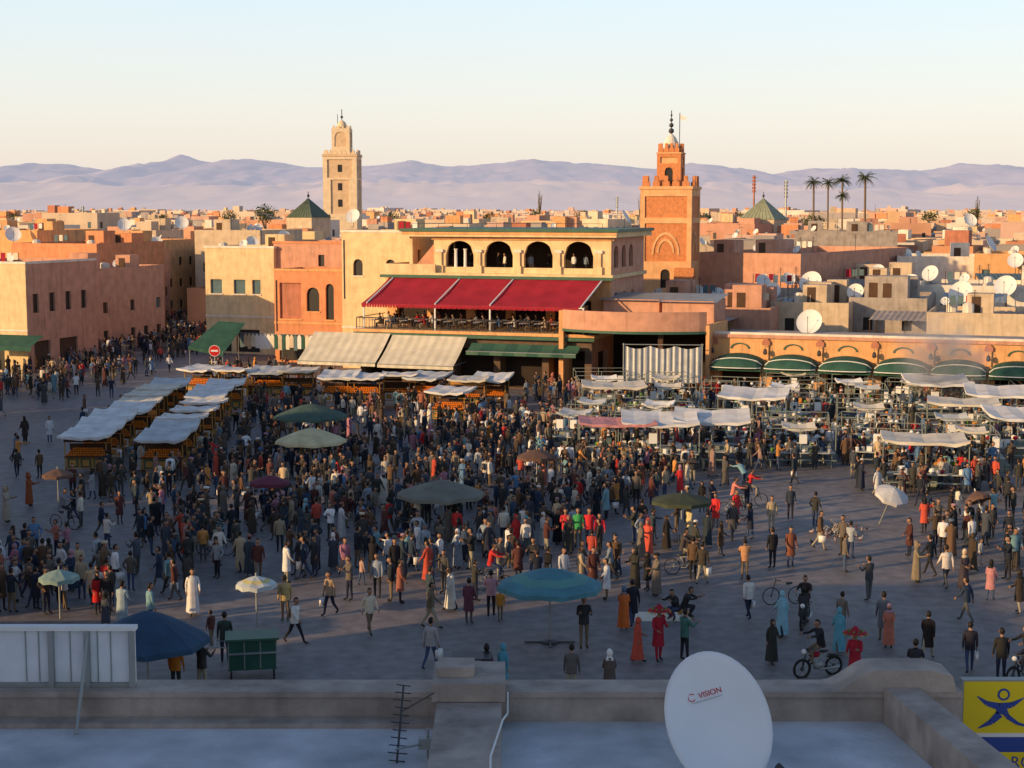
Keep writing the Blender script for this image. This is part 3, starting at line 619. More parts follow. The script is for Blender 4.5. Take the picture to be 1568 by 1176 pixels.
# ---------------------------------------------------------------- people
def figure(name,leg=(0,0,0,0),arm=(5,10,5,10),abd=9,lean=0,dress='jacket',head='hair',bag=None,tor=CLOTH,sleeves=CLOTH,legs=TROU,female=False,headm=SCARF,ht=1.72,turn=0):
    l=rad(lean)
    def tp(x,y,z):return Vector((x,y*cos(l)-z*sin(l),z*cos(l)+y*sin(l)))
    pts=[];rd=[];ed=[];lb=[]
    def ap(p,r,par=None,lab='torso'):
        pts.append(Vector(p));rd.append(r)
        if par is not None:ed.append((par,len(pts)-1));lb.append(lab)
        return len(pts)-1
    sw=.16 if female else .185
    pel=ap((0,0,0),.13);wa=ap(tp(0,0,.17),.12,pel);ch=ap(tp(0,0,.36),.145,wa);nb=ap(tp(0,0,.49),.075,ch);nk=ap(tp(0,-.01,.56),.055,nb,'neck');hd=ap(tp(0,-.02,.63),.06,nk,'neck')
    feet=[];hands=[]
    for s,th_,kn in ((-1,rad(leg[0]),rad(leg[1])),(1,rad(leg[2]),rad(leg[3]))):
        hp=ap((s*.09,0,-.05),.095,pel,'leg');k=pts[hp]+Vector((s*.01,-sin(th_)*.42,-cos(th_)*.42));ki=ap(k,.062,hp,'leg')
        a=k+Vector((0,-sin(th_-kn)*.42,-cos(th_-kn)*.42));ai=ap(a,.042,ki,'leg')
        pitch=(th_-kn)*.5 if th_-kn<0 else 0
        to=a+Vector((s*.02,-.16*cos(pitch),-.04+.16*sin(pitch)));ti=ap(to,.035,ai,'foot');feet+= [a.z-.06,to.z-.035]
    for s,sh,el in ((-1,rad(arm[0]),rad(arm[1])),(1,rad(arm[2]),rad(arm[3]))):
        sp=tp(s*sw,0,.45);si=ap(sp,.068,ch,'torso');ab=rad(abd)
        sh2=sh+l
        e=sp+Vector((s*sin(ab)*.28,-sin(sh2)*.28*cos(ab),-cos(sh2)*.28*cos(ab)));ei=ap(e,.048,si,'arm')
        q=sh2+el;inw=-s*.25*min(1,el/1.2);w=e+Vector((inw*.25+s*.02,-sin(q)*.24,-cos(q)*.24));wi=ap(w,.032,ei,'arm')
        dd=(w-e).normalized();hnd=w+dd*.08;hi=ap(hnd,.034,wi,'hand');hands.append((w,hnd,dd,s))
    me=bpy.data.meshes.new('t');me.from_pydata([tuple(p) for p in pts],ed,[]);ob=bpy.data.objects.new('t',me);sc.collection.objects.link(ob)
    md=ob.modifiers.new('s','SKIN');md.use_smooth_shade=True
    for i,sv in enumerate(me.skin_vertices[0].data):sv.radius=(rd[i],rd[i]);sv.use_root=(i==0)
    ob.modifiers.new('b','SUBSURF').levels=1
    dg=bpy.context.evaluated_depsgraph_get();em=bpy.data.meshes.new_from_object(ob.evaluated_get(dg))
    V=[v.co.copy() for v in em.vertices];fl=[];ml=[]
    for p in em.polygons:
        c=p.center;best=9;bl=None
        for (a,b),q in zip(ed,lb):
            A=pts[a];B=pts[b];t=max(0,min(1,(c-A).dot(B-A)/(B-A).length_squared));D=(c-(A+(B-A)*t)).length-(rd[a]*(1-t)+rd[b]*t)
            if D<best:best=D;bl=q
        fl.append(tuple(p.vertices));ml.append({'torso':tor,'arm':sleeves,'hand':SKIN,'neck':SKIN,'leg':legs,'foot':SHOE}[bl])
    bpy.data.objects.remove(ob);bpy.data.meshes.remove(me)
    g=MB();g.add([tuple(v) for v in V],fl,ml);bpy.data.meshes.remove(em)
    for w,hd_,dd,s in hands:
        sd=dd.cross(Vector((1,0,0)));sd=sd.normalized() if sd.length>.1 else Vector((0,1,0));inn=Vector((-s,0,0))
        for k,(o,L) in enumerate(((-.027,.055),(-.009,.075),(.009,.08),(.027,.07))):
            a=hd_+sd*o+dd*.01;b=a+dd*L*.55+inn*.008;c=b+dd*L*.4+inn*.028;g.tube([a,b,c],[.010,.009,.006],SKIN,4)
        a=w+dd*.03+sd*.028;g.tube([a,a+dd*.035+sd*.03,a+dd*.06+sd*.035+inn*.01],[.012,.010,.007],SKIN,4)
    hc=tp(0,-.03,.70);g.T=Matrix.Translation(hc)@Matrix.Rotation(l*.5,4,'X')@Matrix.Rotation(rad(turn),4,'Z')@Matrix.Scale(1.13,4)
    vs=[];fs=[];ms=[];n,k=14,10
    for j in range(k+1):
        ph=pi*j/k;z=-cos(ph)*.118
        for i in range(n):
            q=2*pi*i/n;r=sin(ph);x=r*cos(q)*.077;y=r*sin(q)*.096
            if z<-.02:x*=1-.28*(-z/.118);y=y*(1-.1*(-z/.118))-.008
            if y<-.07 and abs(x)<.02 and -.05<z<.02:y-=.022
            if (z>.015 or y>.02) and head=='hair':x*=1.07;y*=1.06
            vs.append((x,y,z))
    for j in range(k):
        for i in range(n):
            f=(j*n+i,j*n+(i+1)%n,(j+1)*n+(i+1)%n,(j+1)*n+i);c=sum((Vector(vs[a]) for a in f),Vector())/4
            fs.append(f);ms.append(HAIR if (c.z>.055 or (c.y>.015 and c.z>-.06)) else SKIN)
    g.add(vs,fs,ms)
    for s in (-1,1):
        g.ball((s*.03,-.083,.005),.011,EYE,6,4);g.ball((s*.08,.0,-.005),.024,SKIN,6,4,sx=.45,sy=.8,sz=1.2)
    g.box(-.022,.022,-.094,-.08,-.057,-.048,LIP)
    g.tube([(0,-.088,.02),(0,-.112,-.018),(0,-.09,-.028)],[.008,.014,.01],SKIN,5)
    if head=='cap':g.rings([(0,0,.045,.083,.100),(0,0,.09,.076,.088),(0,0,.115,.05,.06),(0,0,.12,.01,.01)],headm,12)
    if head=='scarf':
        vs=[];fs=[]
        n,k=16,9
        for j in range(k+1):
            ph=pi*(.0+.85*j/k);z=cos(ph)*.128-.002;ex=1+max(0,-z)*1.0
            for i in range(n):
                q=2*pi*i/n+pi/2;vs.append((sin(ph)*cos(q)*.088*ex,sin(ph)*sin(q)*.106*ex+.008,z))
        for j in range(k):
            for i in range(n):
                f=(j*n+i,j*n+(i+1)%n,(j+1)*n+(i+1)%n,(j+1)*n+i);c=sum((Vector(vs[a]) for a in f),Vector())/4
                if c.y<-.05 and abs(c.x)<.055 and -.085<c.z<.06:continue
                fs.append(f)
        g.add(vs,fs,headm)
        g.rings([(0,.02,-.21,.15,.11),(0,.015,-.16,.10,.095),(0,.01,-.11,.07,.08)],headm,12)
    if head=='hood':
        g.rings([(0,.03,-.14,.11,.12),(0,.03,-.02,.10,.11),(0,.04,.07,.095,.105),(0,.07,.13,.06,.07),(0,.10,.17,.01,.01)],tor,12)
        g.ball((0,-.06,-.01),.07,SKIN,8,6,sx=.9,sy=.9,sz=1.2)
    if head=='turban':g.rings([(0,0,.03,.09,.105),(0,0,.05,.112,.125),(0,0,.085,.118,.13),(0,0,.11,.1,.11),(0,0,.125,.02,.02)],headm,14)
    if head=='hat':
        g.rings([(0,0,.05,.33,.33),(0,0,.075,.30,.30),(0,0,.09,.12,.13),(0,0,.16,.10,.10),(0,0,.24,.03,.03)],REDA,20)
        for i in range(16):
            a=i*pi/8;g.ball((.33*cos(a),.33*sin(a),.03),.03,GREENV if i%2 else ORANGE,5,4)
        for i in range(8):
            a=i*pi/4;g.ball((.2*cos(a),.2*sin(a),.1),.035,GREENV,5,4)
    g.T=Matrix.Identity(4)
    def loft(rs,m,n=14,wave=0.):
        g.T=Matrix.Rotation(l,4,'X');g.rings([(0,y,z,rx,ry) for (z,rx,ry,y) in rs],m,n,wave,False);g.T=Matrix.Identity(4)
    if dress=='jacket':
        loft([(-.13,.178,.135,0),(.0,.175,.13,0),(.17,.168,.122,0),(.36,.19,.135,0),(.45,.185,.12,0),(.50,.11,.085,0),(.53,.07,.07,0)],tor)
    elif dress=='coat':
        loft([(-.45,.215,.17,0),(-.13,.19,.15,0),(.17,.175,.13,0),(.36,.19,.135,0),(.45,.18,.12,0),(.50,.11,.085,0),(.53,.07,.07,0)],tor,14,.06)
    elif dress=='robe':
        st=max(abs(leg[0]-0),abs(leg[2]))/90
        loft([(-.82,.24,.20+.28*st,0),(-.5,.22,.18+.15*st,0),(-.13,.20,.16,0),(.17,.18,.14,0),(.36,.19,.14,0),(.45,.18,.12,0),(.50,.11,.09,.01),(.55,.075,.08,.01)],tor,18,.13)
    if bag=='back':g.T=Matrix.Rotation(l,4,'X');g.rings([(0,.2,.05,.12,.07),(0,.22,.12,.15,.1),(0,.21,.34,.14,.09),(0,.18,.42,.08,.04)],DMET,8);g.T=Matrix.Identity(4)
    if bag=='hand':
        w=hands[0][1];g.box(w.x-.05,w.x+.05,w.y-.16,w.y+.16,w.z-.42,w.z-.12,WCLOTH);g.tube([(w.x,w.y-.1,w.z-.12),(w.x,w.y,w.z),(w.x,w.y+.1,w.z-.12)],.008,DMET,4)
    lift=-min(feet);s=ht/1.72
    for i in range(len(g.v)):
        x,y,z=g.v[i];g.v[i]=(x*s,y*s,(z+lift)*s)
    return g
FG={}
def F_(n,**k):FG[n]=figure(n,**k).mesh('figure_'+n,True)
F_('stand');F_('stand2',arm=(35,80,30,85),leg=(4,0,-3,2));F_('hips',arm=(-20,70,-10,55),abd=28,leg=(0,0,6,8),turn=25)
F_('walk',leg=(24,6,-20,14),arm=(-20,12,24,22));F_('walk2',leg=(-22,20,26,4),arm=(26,20,-18,10),lean=4,bag='back');F_('walk3',leg=(16,4,-14,24),arm=(5,12,-15,15),bag='hand',turn=-20)
F_('coat',dress='coat',arm=(10,30,8,20));F_('coatwalk',dress='coat',leg=(20,6,-18,14),arm=(-16,12,18,22))
F_('robe',dress='robe',legs=CLOTH,head='cap',arm=(10,40,10,30));F_('robewalk',dress='robe',leg=(14,4,-12,10),arm=(-14,20,18,25),head='hair');F_('robehood',dress='robe',head='hood',arm=(30,70,30,70))
F_('robeturban',dress='robe',head='turban',arm=(10,20,35,60))
F_('wrobe',dress='robe',head='scarf',female=True,ht=1.62,arm=(20,60,20,60));F_('wrobewalk',dress='robe',head='scarf',female=True,ht=1.6,leg=(14,4,-12,10),arm=(-12,20,20,40),headm=CLOTH)
F_('wrobewhite',dress='robe',head='scarf',female=True,ht=1.62,arm=(20,60,20,60),headm=WCLOTH)
F_('wjacket',dress='coat',head='scarf',female=True,ht=1.62,headm=HAIR,arm=(10,30,15,50),leg=(10,3,-8,6));F_('point',arm=(75,20,5,10),turn=20)
F_('child',ht=1.2,leg=(10,3,-10,8));F_('bend',lean=45,arm=(20,20,30,20),leg=(0,5,-4,5),ht=1.7)
F_('sit',leg=(85,88,82,85),arm=(30,50,28,55),lean=8);F_('ride',leg=(72,80,68,72),arm=(52,25,52,25),lean=10,abd=14);F_('squat',leg=(105,130,100,128),arm=(50,40,45,45),lean=22,dress='jacket')
F_('bell',dress='coat',head='hat',tor=REDA,sleeves=REDA,legs=REDA,arm=(20,60,30,80),leg=(8,2,-4,4))
STD=['stand']*6+['stand2']*6+['hips']*3+['walk']*4+['walk2']*2+['walk3']*3+['coat']*4+['coatwalk']*2+['robe','robewalk','robehood','wrobe','wrobewalk','robeturban']+['wjacket']*2+['child']+['point']
DARK=[(.02,.025,.045),(.015,.015,.018),(.04,.03,.025),(.035,.035,.04),(.07,.05,.035),(.03,.05,.09),(.04,.04,.035),(.08,.075,.07),(.12,.07,.04),(.10,.035,.03),(.03,.045,.06),(.015,.02,.03),(.13,.11,.09),(.06,.07,.09)]
LITE=[(.55,.50,.42),(.6,.58,.55),(.42,.32,.2),(.25,.3,.36),(.3,.24,.16),(.62,.62,.62),(.35,.12,.08),(.5,.03,.03),(.5,.08,.05),(.1,.2,.35),(.15,.28,.32),(.5,.22,.06),(.6,.55,.45),(.35,.22,.18),(.35,.15,.2),(.3,.32,.34)]
def colr(rg=R,p=.29):
    c=rg.choice(LITE) if rg.random()<p else rg.choice(DARK);k=rg.uniform(.75,1.25);return tuple(min(.8,a*k) for a in c)
crowd=bpy.data.objects.new('crowd_of_people',None);sc.collection.objects.link(crowd)
taken={}
def free(x,y,r=.55):
    i,j=int(x//1),int(y//1)
    for a in(-1,0,1):
        for b in(-1,0,1):
            for (p,q) in taken.get((i+a,j+b),()):
                if (p-x)**2+(q-y)**2<r*r:return False
    taken.setdefault((i,j),[]).append((x,y));return True
MAN=[(955,965,'wrobe',(.60,.14,.03),170,'woman_in_orange_robe'),(968,958,'coatwalk',(.02,.02,.03),190,'man_in_dark_coat'),(1197,975,'wrobewalk',(.22,.42,.5),200,'woman_in_blue_djellaba'),
(1284,1000,'wrobewalk',(.10,.30,.38),180,'woman_in_turquoise_djellaba'),(296,942,'robewalk',(.65,.62,.58),20,'man_in_white_robe'),(566,970,'walk',(.6,.52,.38),30,'walking_man'),
(505,942,'walk3',(.35,.24,.15),-40,'walking_man'),(452,985,'walk2',(.62,.6,.56),60,'walking_man'),(437,952,'stand',(.45,.33,.14),200,'man_in_ochre_jacket'),(660,962,'walk',(.16,.12,.07),90,'walking_man'),
(690,935,'robewalk',(.6,.58,.5),-70,'man_in_white_robe'),(752,945,'stand2',(.4,.22,.25),180,'woman_in_pink_top'),(766,950,'child',(.45,.2,.03),10,'child'),(718,955,'coat',(.12,.04,.06),160,'man_in_maroon_coat'),
(660,1025,'walk3',(.35,.34,.33),150,'walking_man'),(1008,1012,'bell',(.4,.02,.02),20,'water_seller_in_red'),(1308,1050,'bell',(.4,.02,.02),-25,'water_seller_in_red'),(1048,1012,'stand2',(.05,.14,.12),120,'man_in_green_jacket'),
(933,1075,'wrobewhite',(.10,.08,.07),180,'woman_in_white_headscarf'),(875,1070,'stand',(.12,.11,.10),170,'man_in_grey_jacket'),(1330,920,'stand2',(.05,.055,.06),-150,'man_in_black_jacket'),(1352,982,'coat',(.12,.13,.15),175,'man_in_grey_coat'),
(1420,1010,'coatwalk',(.02,.015,.015),150,'man_in_black_coat'),(1484,1030,'walk3',(.02,.02,.03),170,'man_in_dark_suit'),(1532,1045,'stand',(.02,.02,.02),180,'man_in_black_jacket'),(1400,1065,'stand2',(.03,.03,.035),160,'man_in_black_jacket'),
(1448,900,'walk',(.6,.55,.5),190,'walking_man'),(1475,905,'wrobe',(.05,.04,.05),20,'woman_in_black_robe'),(1516,920,'wjacket',(.45,.2,.2),150,'woman_in_pink_jacket'),(188,962,'robe',(.3,.38,.42),160,'man_in_pale_robe'),
(270,1065,'stand',(.45,.16,.02),170,'man_in_orange_jacket'),(310,1062,'stand2',(.04,.04,.04),150,'man_in_black_jacket'),(345,1015,'stand',(.03,.05,.04),190,'man_in_dark_jacket'),(745,1062,'wjacket',(.15,.06,.1),160,'woman_in_purple_jacket'),(770,1062,'wrobewalk',(.08,.28,.35),150,'woman_in_turquoise_djellaba'),
(220,835,'walk',(.1,.22,.45),140,'man_in_blue_shirt'),(790,842,'wrobewalk',(.5,.03,.03),30,'woman_in_red_robe'),(808,838,'robewalk',(.12,.38,.42),-60,'woman_in_teal_robe'),(832,838,'wrobewalk',(.6,.55,.5),-40,'woman_in_white_robe'),(866,838,'stand2',(.5,.03,.04),0,'gnawa_dancer'),(885,838,'stand',(.05,.3,.1),0,'gnawa_dancer'),(902,838,'hips',(.55,.03,.04),0,'gnawa_dancer'),(918,842,'walk',(.45,.02,.04),0,'gnawa_dancer'),
(150,940,'wjacket',(.5,.02,.02),30,'woman_in_red_jacket'),(165,942,'stand',(.02,.02,.02),0,'man_in_black_jacket'),(1055,830,'robewalk',(.6,.5,.3),-60,'man_in_cream_robe'),(1140,888,'stand2',(.5,.25,.12),180,'man_in_orange_jacket'),(1210,868,'coat',(.2,.07,.04),10,'man_in_brown_coat'),
(1075,895,'walk3',(.05,.04,.03),150,'walking_man'),(1210,795,'stand',(.03,.04,.06),0,'man_in_dark_jacket'),(45,775,'robehood',(.28,.08,.03),90,'man_in_brown_djellaba'),(25,705,'walk',(.15,.2,.25),120,'walking_man'),(10,800,'robehood',(.35,.3,.24),80,'man_in_djellaba'),
(1520,800,'wrobe',(.25,.12,.04),0,'woman_in_brown_robe'),(1440,740,'wjacket',(.5,.12,.02),0,'woman_in_orange_jacket')]
for u,v,k,c,f,nm in MAN:
    p=G(u,v,.004);free(p.x,p.y);inst(FG[k],nm,(p.x,p.y,.004),rad(f),R.uniform(.97,1.04),c)
ELL=[(650,745,400,115,.72),(560,850,420,60,.42),(240,770,150,80,.5),(70,900,130,55,.8),(700,670,320,50,.5),(1130,840,200,45,.28),(1500,840,120,60,.7),(1440,740,150,45,.6),(60,575,150,45,.5),(205,530,150,50,1.),
     (450,650,180,45,.45),(1010,720,110,45,.6),(1200,695,400,30,.6),(900,600,120,30,.5),(420,585,130,25,.35),(1300,620,330,60,.3),(870,900,160,30,.25),(650,905,110,35,.4),(1100,790,70,60,.4),(280,880,120,50,.25)]
def dens(u,v):
    w=.018
    if v>640 and v<900:w=.035
    for a,b,c,d,e in ELL:
        q=((u-a)/c)**2+((v-b)/d)**2
        if q<1:w=max(w,e*min(1,(1-q)*2.5))
    return w
KO=[]
def blocked(x,y):
    for (a,b,r) in KO:
        if (a-x)**2+(b-y)**2<r*r:return True
    return False
ROWS=[]
for k in range(8):ROWS.append((-24.9-.12*k,90.5+k*3.9));ROWS.append((-20.3-.22*k,90.0+k*3.95))
for x,y in ROWS:KO.append((x,y,1.9))
BACK=[(310,566),(362,568),(412,568),(458,569),(520,577),(560,578),(612,575),(655,577),(718,583),(752,581),(690,600)]
BK=[G(u,v,2.4) for u,v in BACK]
for p in BK:KO.append((p.x,p.y,1.6))
STALL=[]
rg=random.Random(9)
for r in range(7):
    for c in range(9):
        Y=97+r*5.2-c*.6;X=3.5+c*4.9+r*.7
        if rg.random()<.05:continue
        STALL.append((X+rg.uniform(-.7,.7),Y+rg.uniform(-.8,.8)))
for x,y in STALL:KO.append((x,y,1.3))
def inwall(x,y):
    dx,dy=x-AX,y-AY;lx=dx*E1[0]+dy*E1[1];ly=dx*NI[0]+dy*NI[1]
    if ly>-.8 and lx>-6:return True
    if lx<=-6 and y>148 and lx>-27:return True
    return False
n=0;rg=random.Random(21);tries=0
while n<2200 and tries<140000:
    tries+=1
    Y=rg.uniform(52,232);X=rg.uniform(-.345*Y,.345*Y);u,v=proj(X,Y)
    if Y>150 and not (u>85 and u<322):continue
    if u>1010 and u<1400 and 770<v<835 and rg.random()<.6:continue
    if rg.random()>dens(u,v) or inwall(X,Y) or blocked(X,Y):continue
    cl=noise.noise(Vector((X*.22,Y*.22,4)))
    if cl<-.02 and rg.random()<.68:continue
    if u>1050 and v>760 and rg.random()<.45:continue
    if not free(X,Y,.5):continue
    k=rg.choice(STD);f=rg.uniform(0,2*pi)
    if k=='stand' and rg.random()<.05:k='bend'
    inst(FG[k],'person',(X,Y,.004),f,rg.uniform(.93,1.06),colr(rg),crowd);n+=1
gu=bpy.data.objects.new('terrace_guests',None);sc.collection.objects.link(gu)
for i in range(14):
    for y in (.9,2.9,4.6):
        if rg.random()<.75:
            p=AW(1+i*1.4+.62,y,4.8);inst(FG['sit'],'seated_guest',tuple(p),TH+rad(-90),1,colr(rg,.6),gu)
for i in range(12):
    p=AW(6+i*1.25,7.4+rg.uniform(0,2),9.63);inst(FG['stand'],'standing_guest',tuple(p),rg.uniform(0,6),1,colr(rg,.6),gu)
# ---------------------------------------------------------------- stalls
def canopy(g,w,d,z,m,sag=.12,tilt=0.,N=6,seed=0,val=.12):
    vs=[];fs=[]
    for i in range(N+1):
        for j in range(N+1):
            a=i/N;b=j/N
            zz=z+tilt*b-sag*(sin(pi*a)*.5+sin(pi*b)*.5)*1.-.05*abs(sin(a*pi*3))+.08*noise.noise(Vector((a*3,b*3,seed)))
            vs.append((-w/2+w*a,-d/2+d*b,zz))
    for i in range(N):
        for j in range(N):fs.append((i*(N+1)+j,(i+1)*(N+1)+j,(i+1)*(N+1)+j+1,i*(N+1)+j+1))
    g.add(vs,fs,m)
    if val:
        ed=[[i*(N+1) for i in range(N+1)],[i*(N+1)+N for i in range(N+1)],list(range(N+1)),[N*(N+1)+j for j in range(N+1)]]
        for e in ed:
            for a,b in zip(e,e[1:]):
                A=vs[a];B=vs[b]
                g.quad(A,B,(B[0],B[1],B[2]-val-.03*((b*7)%3)),(A[0],A[1],A[2]-val-.03*((a*7)%3)),m)
def wheel(g,c,r,m,ax='x',sp=10,t=.03):
    pts=[]
    for i in range(17):
        a=2*pi*i/16;pts.append((c[0],c[1]+r*cos(a),c[2]+r*sin(a)) if ax=='x' else (c[0]+r*cos(a),c[1],c[2]+r*sin(a)))
    g.tube(pts,t,m,5,False)
    for i in range(0,16,2):g.tube([c,pts[i]],t*.3,METAL,3,False)
    g.ball(c,t*1.6,DMET,6,4)
CAN2=mat('grey_canvas',(.48,.50,.50),var=.25,sc_=1.1);CAN3=mat('cream_sheet',(.62,.57,.47),var=.25,sc_=1.)
def juice_cart(seed=0,cm=CANW,dz=0.,tilt=.1):
    g=MB()
    g.box(-1.15,1.15,-.6,.5,.45,1.1,GOLD)
    for x in (-.75,0,.75):g.box(x-.3,x+.3,-.63,-.603,.52,1.03,WHITE if seed%3==1 else GREENT);g.box(x-.2,x+.2,-.65,-.633,.6,.95,GOLD)
    g.box(-1.25,1.25,-.72,.55,1.1,1.16,WOOD)
    for r,(yy,zz,nn) in enumerate(((-.55,1.22,17),(-.4,1.33,16),(-.25,1.44,15),(-.1,1.54,13))):
        if seed%2 and r>1:continue
        for i in range(nn):g.ball((-nn*.068+i*.136+.06,yy,zz),.07,ORANGE,6,4)
    g.box(-1.2,1.2,.42,.5,1.16,1.75,WOOD)
    for x in (-1.2,1.2):
        for y in (-.65,.5):g.tube([(x,y,.3),(x,y,2.4+dz)],.035,GOLD,5)
    for x in (-1.05,1.05):wheel(g,(x*1.14,-.05,.36),.35,TYRE)
    g.box(-1.25,1.25,-.68,-.62,2.0+dz,2.28+dz,GOLD if seed%2 else WOOD)
    canopy(g,2.8,3.0,2.48+dz,cm,.14,tilt,seed=seed)
    return g
jm=[juice_cart(i,[CANW,CANW,CAN2,CAN3,CANW][i],[0,.12,-.1,.08,-.05][i],[.1,-.12,.25,0,.3][i]).mesh('juice_cart_mesh') for i in range(5)]
for i,(x,y) in enumerate(ROWS):
    inst(jm[(i*2+i//3)%5],'orange_juice_cart',(x+R.uniform(-.25,.25),y,.004),rad(3+R.uniform(-3,3)) if i>1 else 0)
    inst(FG['stand2' if i%2 else 'stand'],'juice_seller',(x+.3,y+1.0,.004),0,1,colr(rg,.7),crowd)
for i,p in enumerate(BK):inst(jm[i%5],'orange_juice_cart',(p.x,p.y,.004),rad(R.uniform(-25,0)),1.05)
OIL=mat('oilcloth',(.38,.40,.37),var=.3,sc_=4)
def food_stall(seed,cover=False):
    rg=random.Random(seed);g=MB();w,d=4.2,2.8
    for x in (-w/2,0,w/2):
        for y in (-d/2,d/2):g.tube([(x,y,0),(x,y,2.25)],.03,GMET,5)
    for y in (-d/2,d/2):g.tube([(-w/2,y,2.25),(w/2,y,2.25)],.028,GMET,5)
    for x in (-w/2,w/2):g.tube([(x,-d/2,2.25),(x,d/2,2.25)],.028,GMET,5)
    for y,z in ((-d/2-.5,.44),(d/2+.5,.44)):g.box(-w/2,w/2,y-.15,y+.15,z-.04,z,GMET);[g.box(x-.03,x+.03,y-.12,y+.12,0,z-.04,GMET) for x in (-1.8,0,1.8)]
    for y in (-d/2,d/2-.1):g.box(-w/2+.05,w/2-.05,y-.35,y+.35,.78,.83,OIL);[g.box(x-.03,x+.03,y-.3,y+.3,0,.78,GMET) for x in (-1.9,0,1.9)]
    g.box(-.9,.9,-.45,.35,.0,.95,GMET)
    for i in range(22):
        x=rg.uniform(-1.9,1.9);y=rg.choice([-d/2,d/2-.1])+rg.uniform(-.2,.2);k=rg.random()
        if k<.35:g.lathe([(.06,0),(.15,.09),(.16,.1),(.1,.12+rg.random()*.15),(.01,.2)],(x,y,.83),rg.choice([GREENV,GREENV,ORANGE,REDA,WHITE]),8)
        elif k<.7:g.lathe([(.12,0),(.13,.22),(.1,.25),(.01,.27)],(x,y,.83),rg.choice([STEEL,WHITE]),8)
        else:g.box(x-.15,x+.15,y-.1,y+.1,.83,.83+rg.uniform(.1,.4),rg.choice([WHITE,GOLD,SHUT,WCLOTH]))
    for i in range(rg.randint(0,2)):
        x=rg.uniform(-1.6,1.6);g.box(x-.22,x+.22,-d/2-.1,-d/2+.2,1.35,1.9,WHITE);g.tube([(x,-d/2+.05,1.9),(x,-d/2+.05,2.25)],.01,DMET,3)
    for i in range(rg.randint(0,2)):g.ball((rg.uniform(-1.7,1.7),-.3,1.95),.13,WHITE,8,6)
    if cover:canopy(g,w,d+.6,2.55,cover,.25,rg.uniform(-.1,.35),seed=seed)
    elif seed%3!=1:canopy(g,2.0,1.8,2.32,[CAN2,GREENA,CAN3,WHITE,GMET,CAN2][seed%6],.3,.1,4,seed)
    return g
fm=[food_stall(i).mesh('food_stall_mesh') for i in range(12)];fc=[food_stall(20+i,[CANW,CANW,CAN3][i]).mesh('covered_food_stall_mesh') for i in range(3)];fr=food_stall(31,CANR).mesh('covered_food_stall_mesh')
COV=[(940,592,0),(945,648,1),(1010,648,0),(1090,645,0),(1155,608,0),(1435,588,0),(1475,618,0),(1530,605,0),(1415,675,0),(1570,640,0)]
cov=[]
for u,v,r in COV:
    p=G(u,v,2.5);cov.append(p);inst(fr if r else R.choice(fc),'covered_food_stall',(p.x,p.y,.004),rad(-8+R.uniform(-8,8)),1.1)
for x,y in STALL:
    if any((p.x-x)**2+(p.y-y)**2<16 for p in cov):continue
    inst(R.choice(fm),'food_stall',(x,y,.004),rad(R.choice([-10,-6,-18,80,2])),1)
    for q in range(4):
        a=x+R.uniform(-2,2);b=y+R.choice([-.6,.3,2.3,-2.3])+R.uniform(-.15,.15);inst(FG[R.choice(['stand2','stand','bend','hips','sit'])],'stall_worker',(a,b,.004),R.uniform(0,6.28),1,R.choice([(.65,.64,.6),(.6,.58,.5)]+[colr(R)]*3),crowd)
def smoke(u,v,zt,w,h,dn):
    p=G(u,v,1.);g=MB();g.ball((0,0,0),1,WHITE,20,12);ob=g.obj('grill_smoke',(p.x,p.y,zt),0,True);ob.scale=(w,w*.5,h);ob.rotation_euler=(0,rad(14),0)
    m=bpy.data.materials.new('smoke');m.use_nodes=True;nt=m.node_tree;N=nt.nodes;L=nt.links;N.remove(N['Principled BSDF'])
    vs=N.new('ShaderNodeVolumeScatter');vs.inputs['Color'].default_value=(.95,.95,.95,1);vs.inputs['Anisotropy'].default_value=.1
    tc=N.new('ShaderNodeTexCoord');ln=N.new('ShaderNodeVectorMath');ln.operation='LENGTH';L.new(tc.outputs['Object'],ln.inputs[0])
    mr=N.new('ShaderNodeMapRange');mr.inputs['From Min'].default_value=1;mr.inputs['From Max'].default_value=.1;mr.inputs['To Min'].default_value=0;mr.inputs['To Max'].default_value=dn;L.new(ln.outputs['Value'],mr.inputs['Value'])
    nz=N.new('ShaderNodeTexNoise');nz.inputs['Scale'].default_value=2.2;nz.inputs['Detail'].default_value=3;L.new(tc.outputs['Object'],nz.inputs['Vector'])
    m2=N.new('ShaderNodeMapRange');m2.inputs['From Min'].default_value=.4;m2.inputs['From Max'].default_value=.7;L.new(nz.outputs['Fac'],m2.inputs['Value'])
    mu=N.new('ShaderNodeMath');mu.operation='MULTIPLY';L.new(mr.outputs[0],mu.inputs[0]);L.new(m2.outputs[0],mu.inputs[1]);L.new(mu.outputs[0],vs.inputs['Density']);L.new(vs.outputs[0],N['Material Output'].inputs['Volume'])
    ob.data.materials.clear();ob.data.materials.append(m)
smoke(1440,620,4.6,4.,3.4,2.)
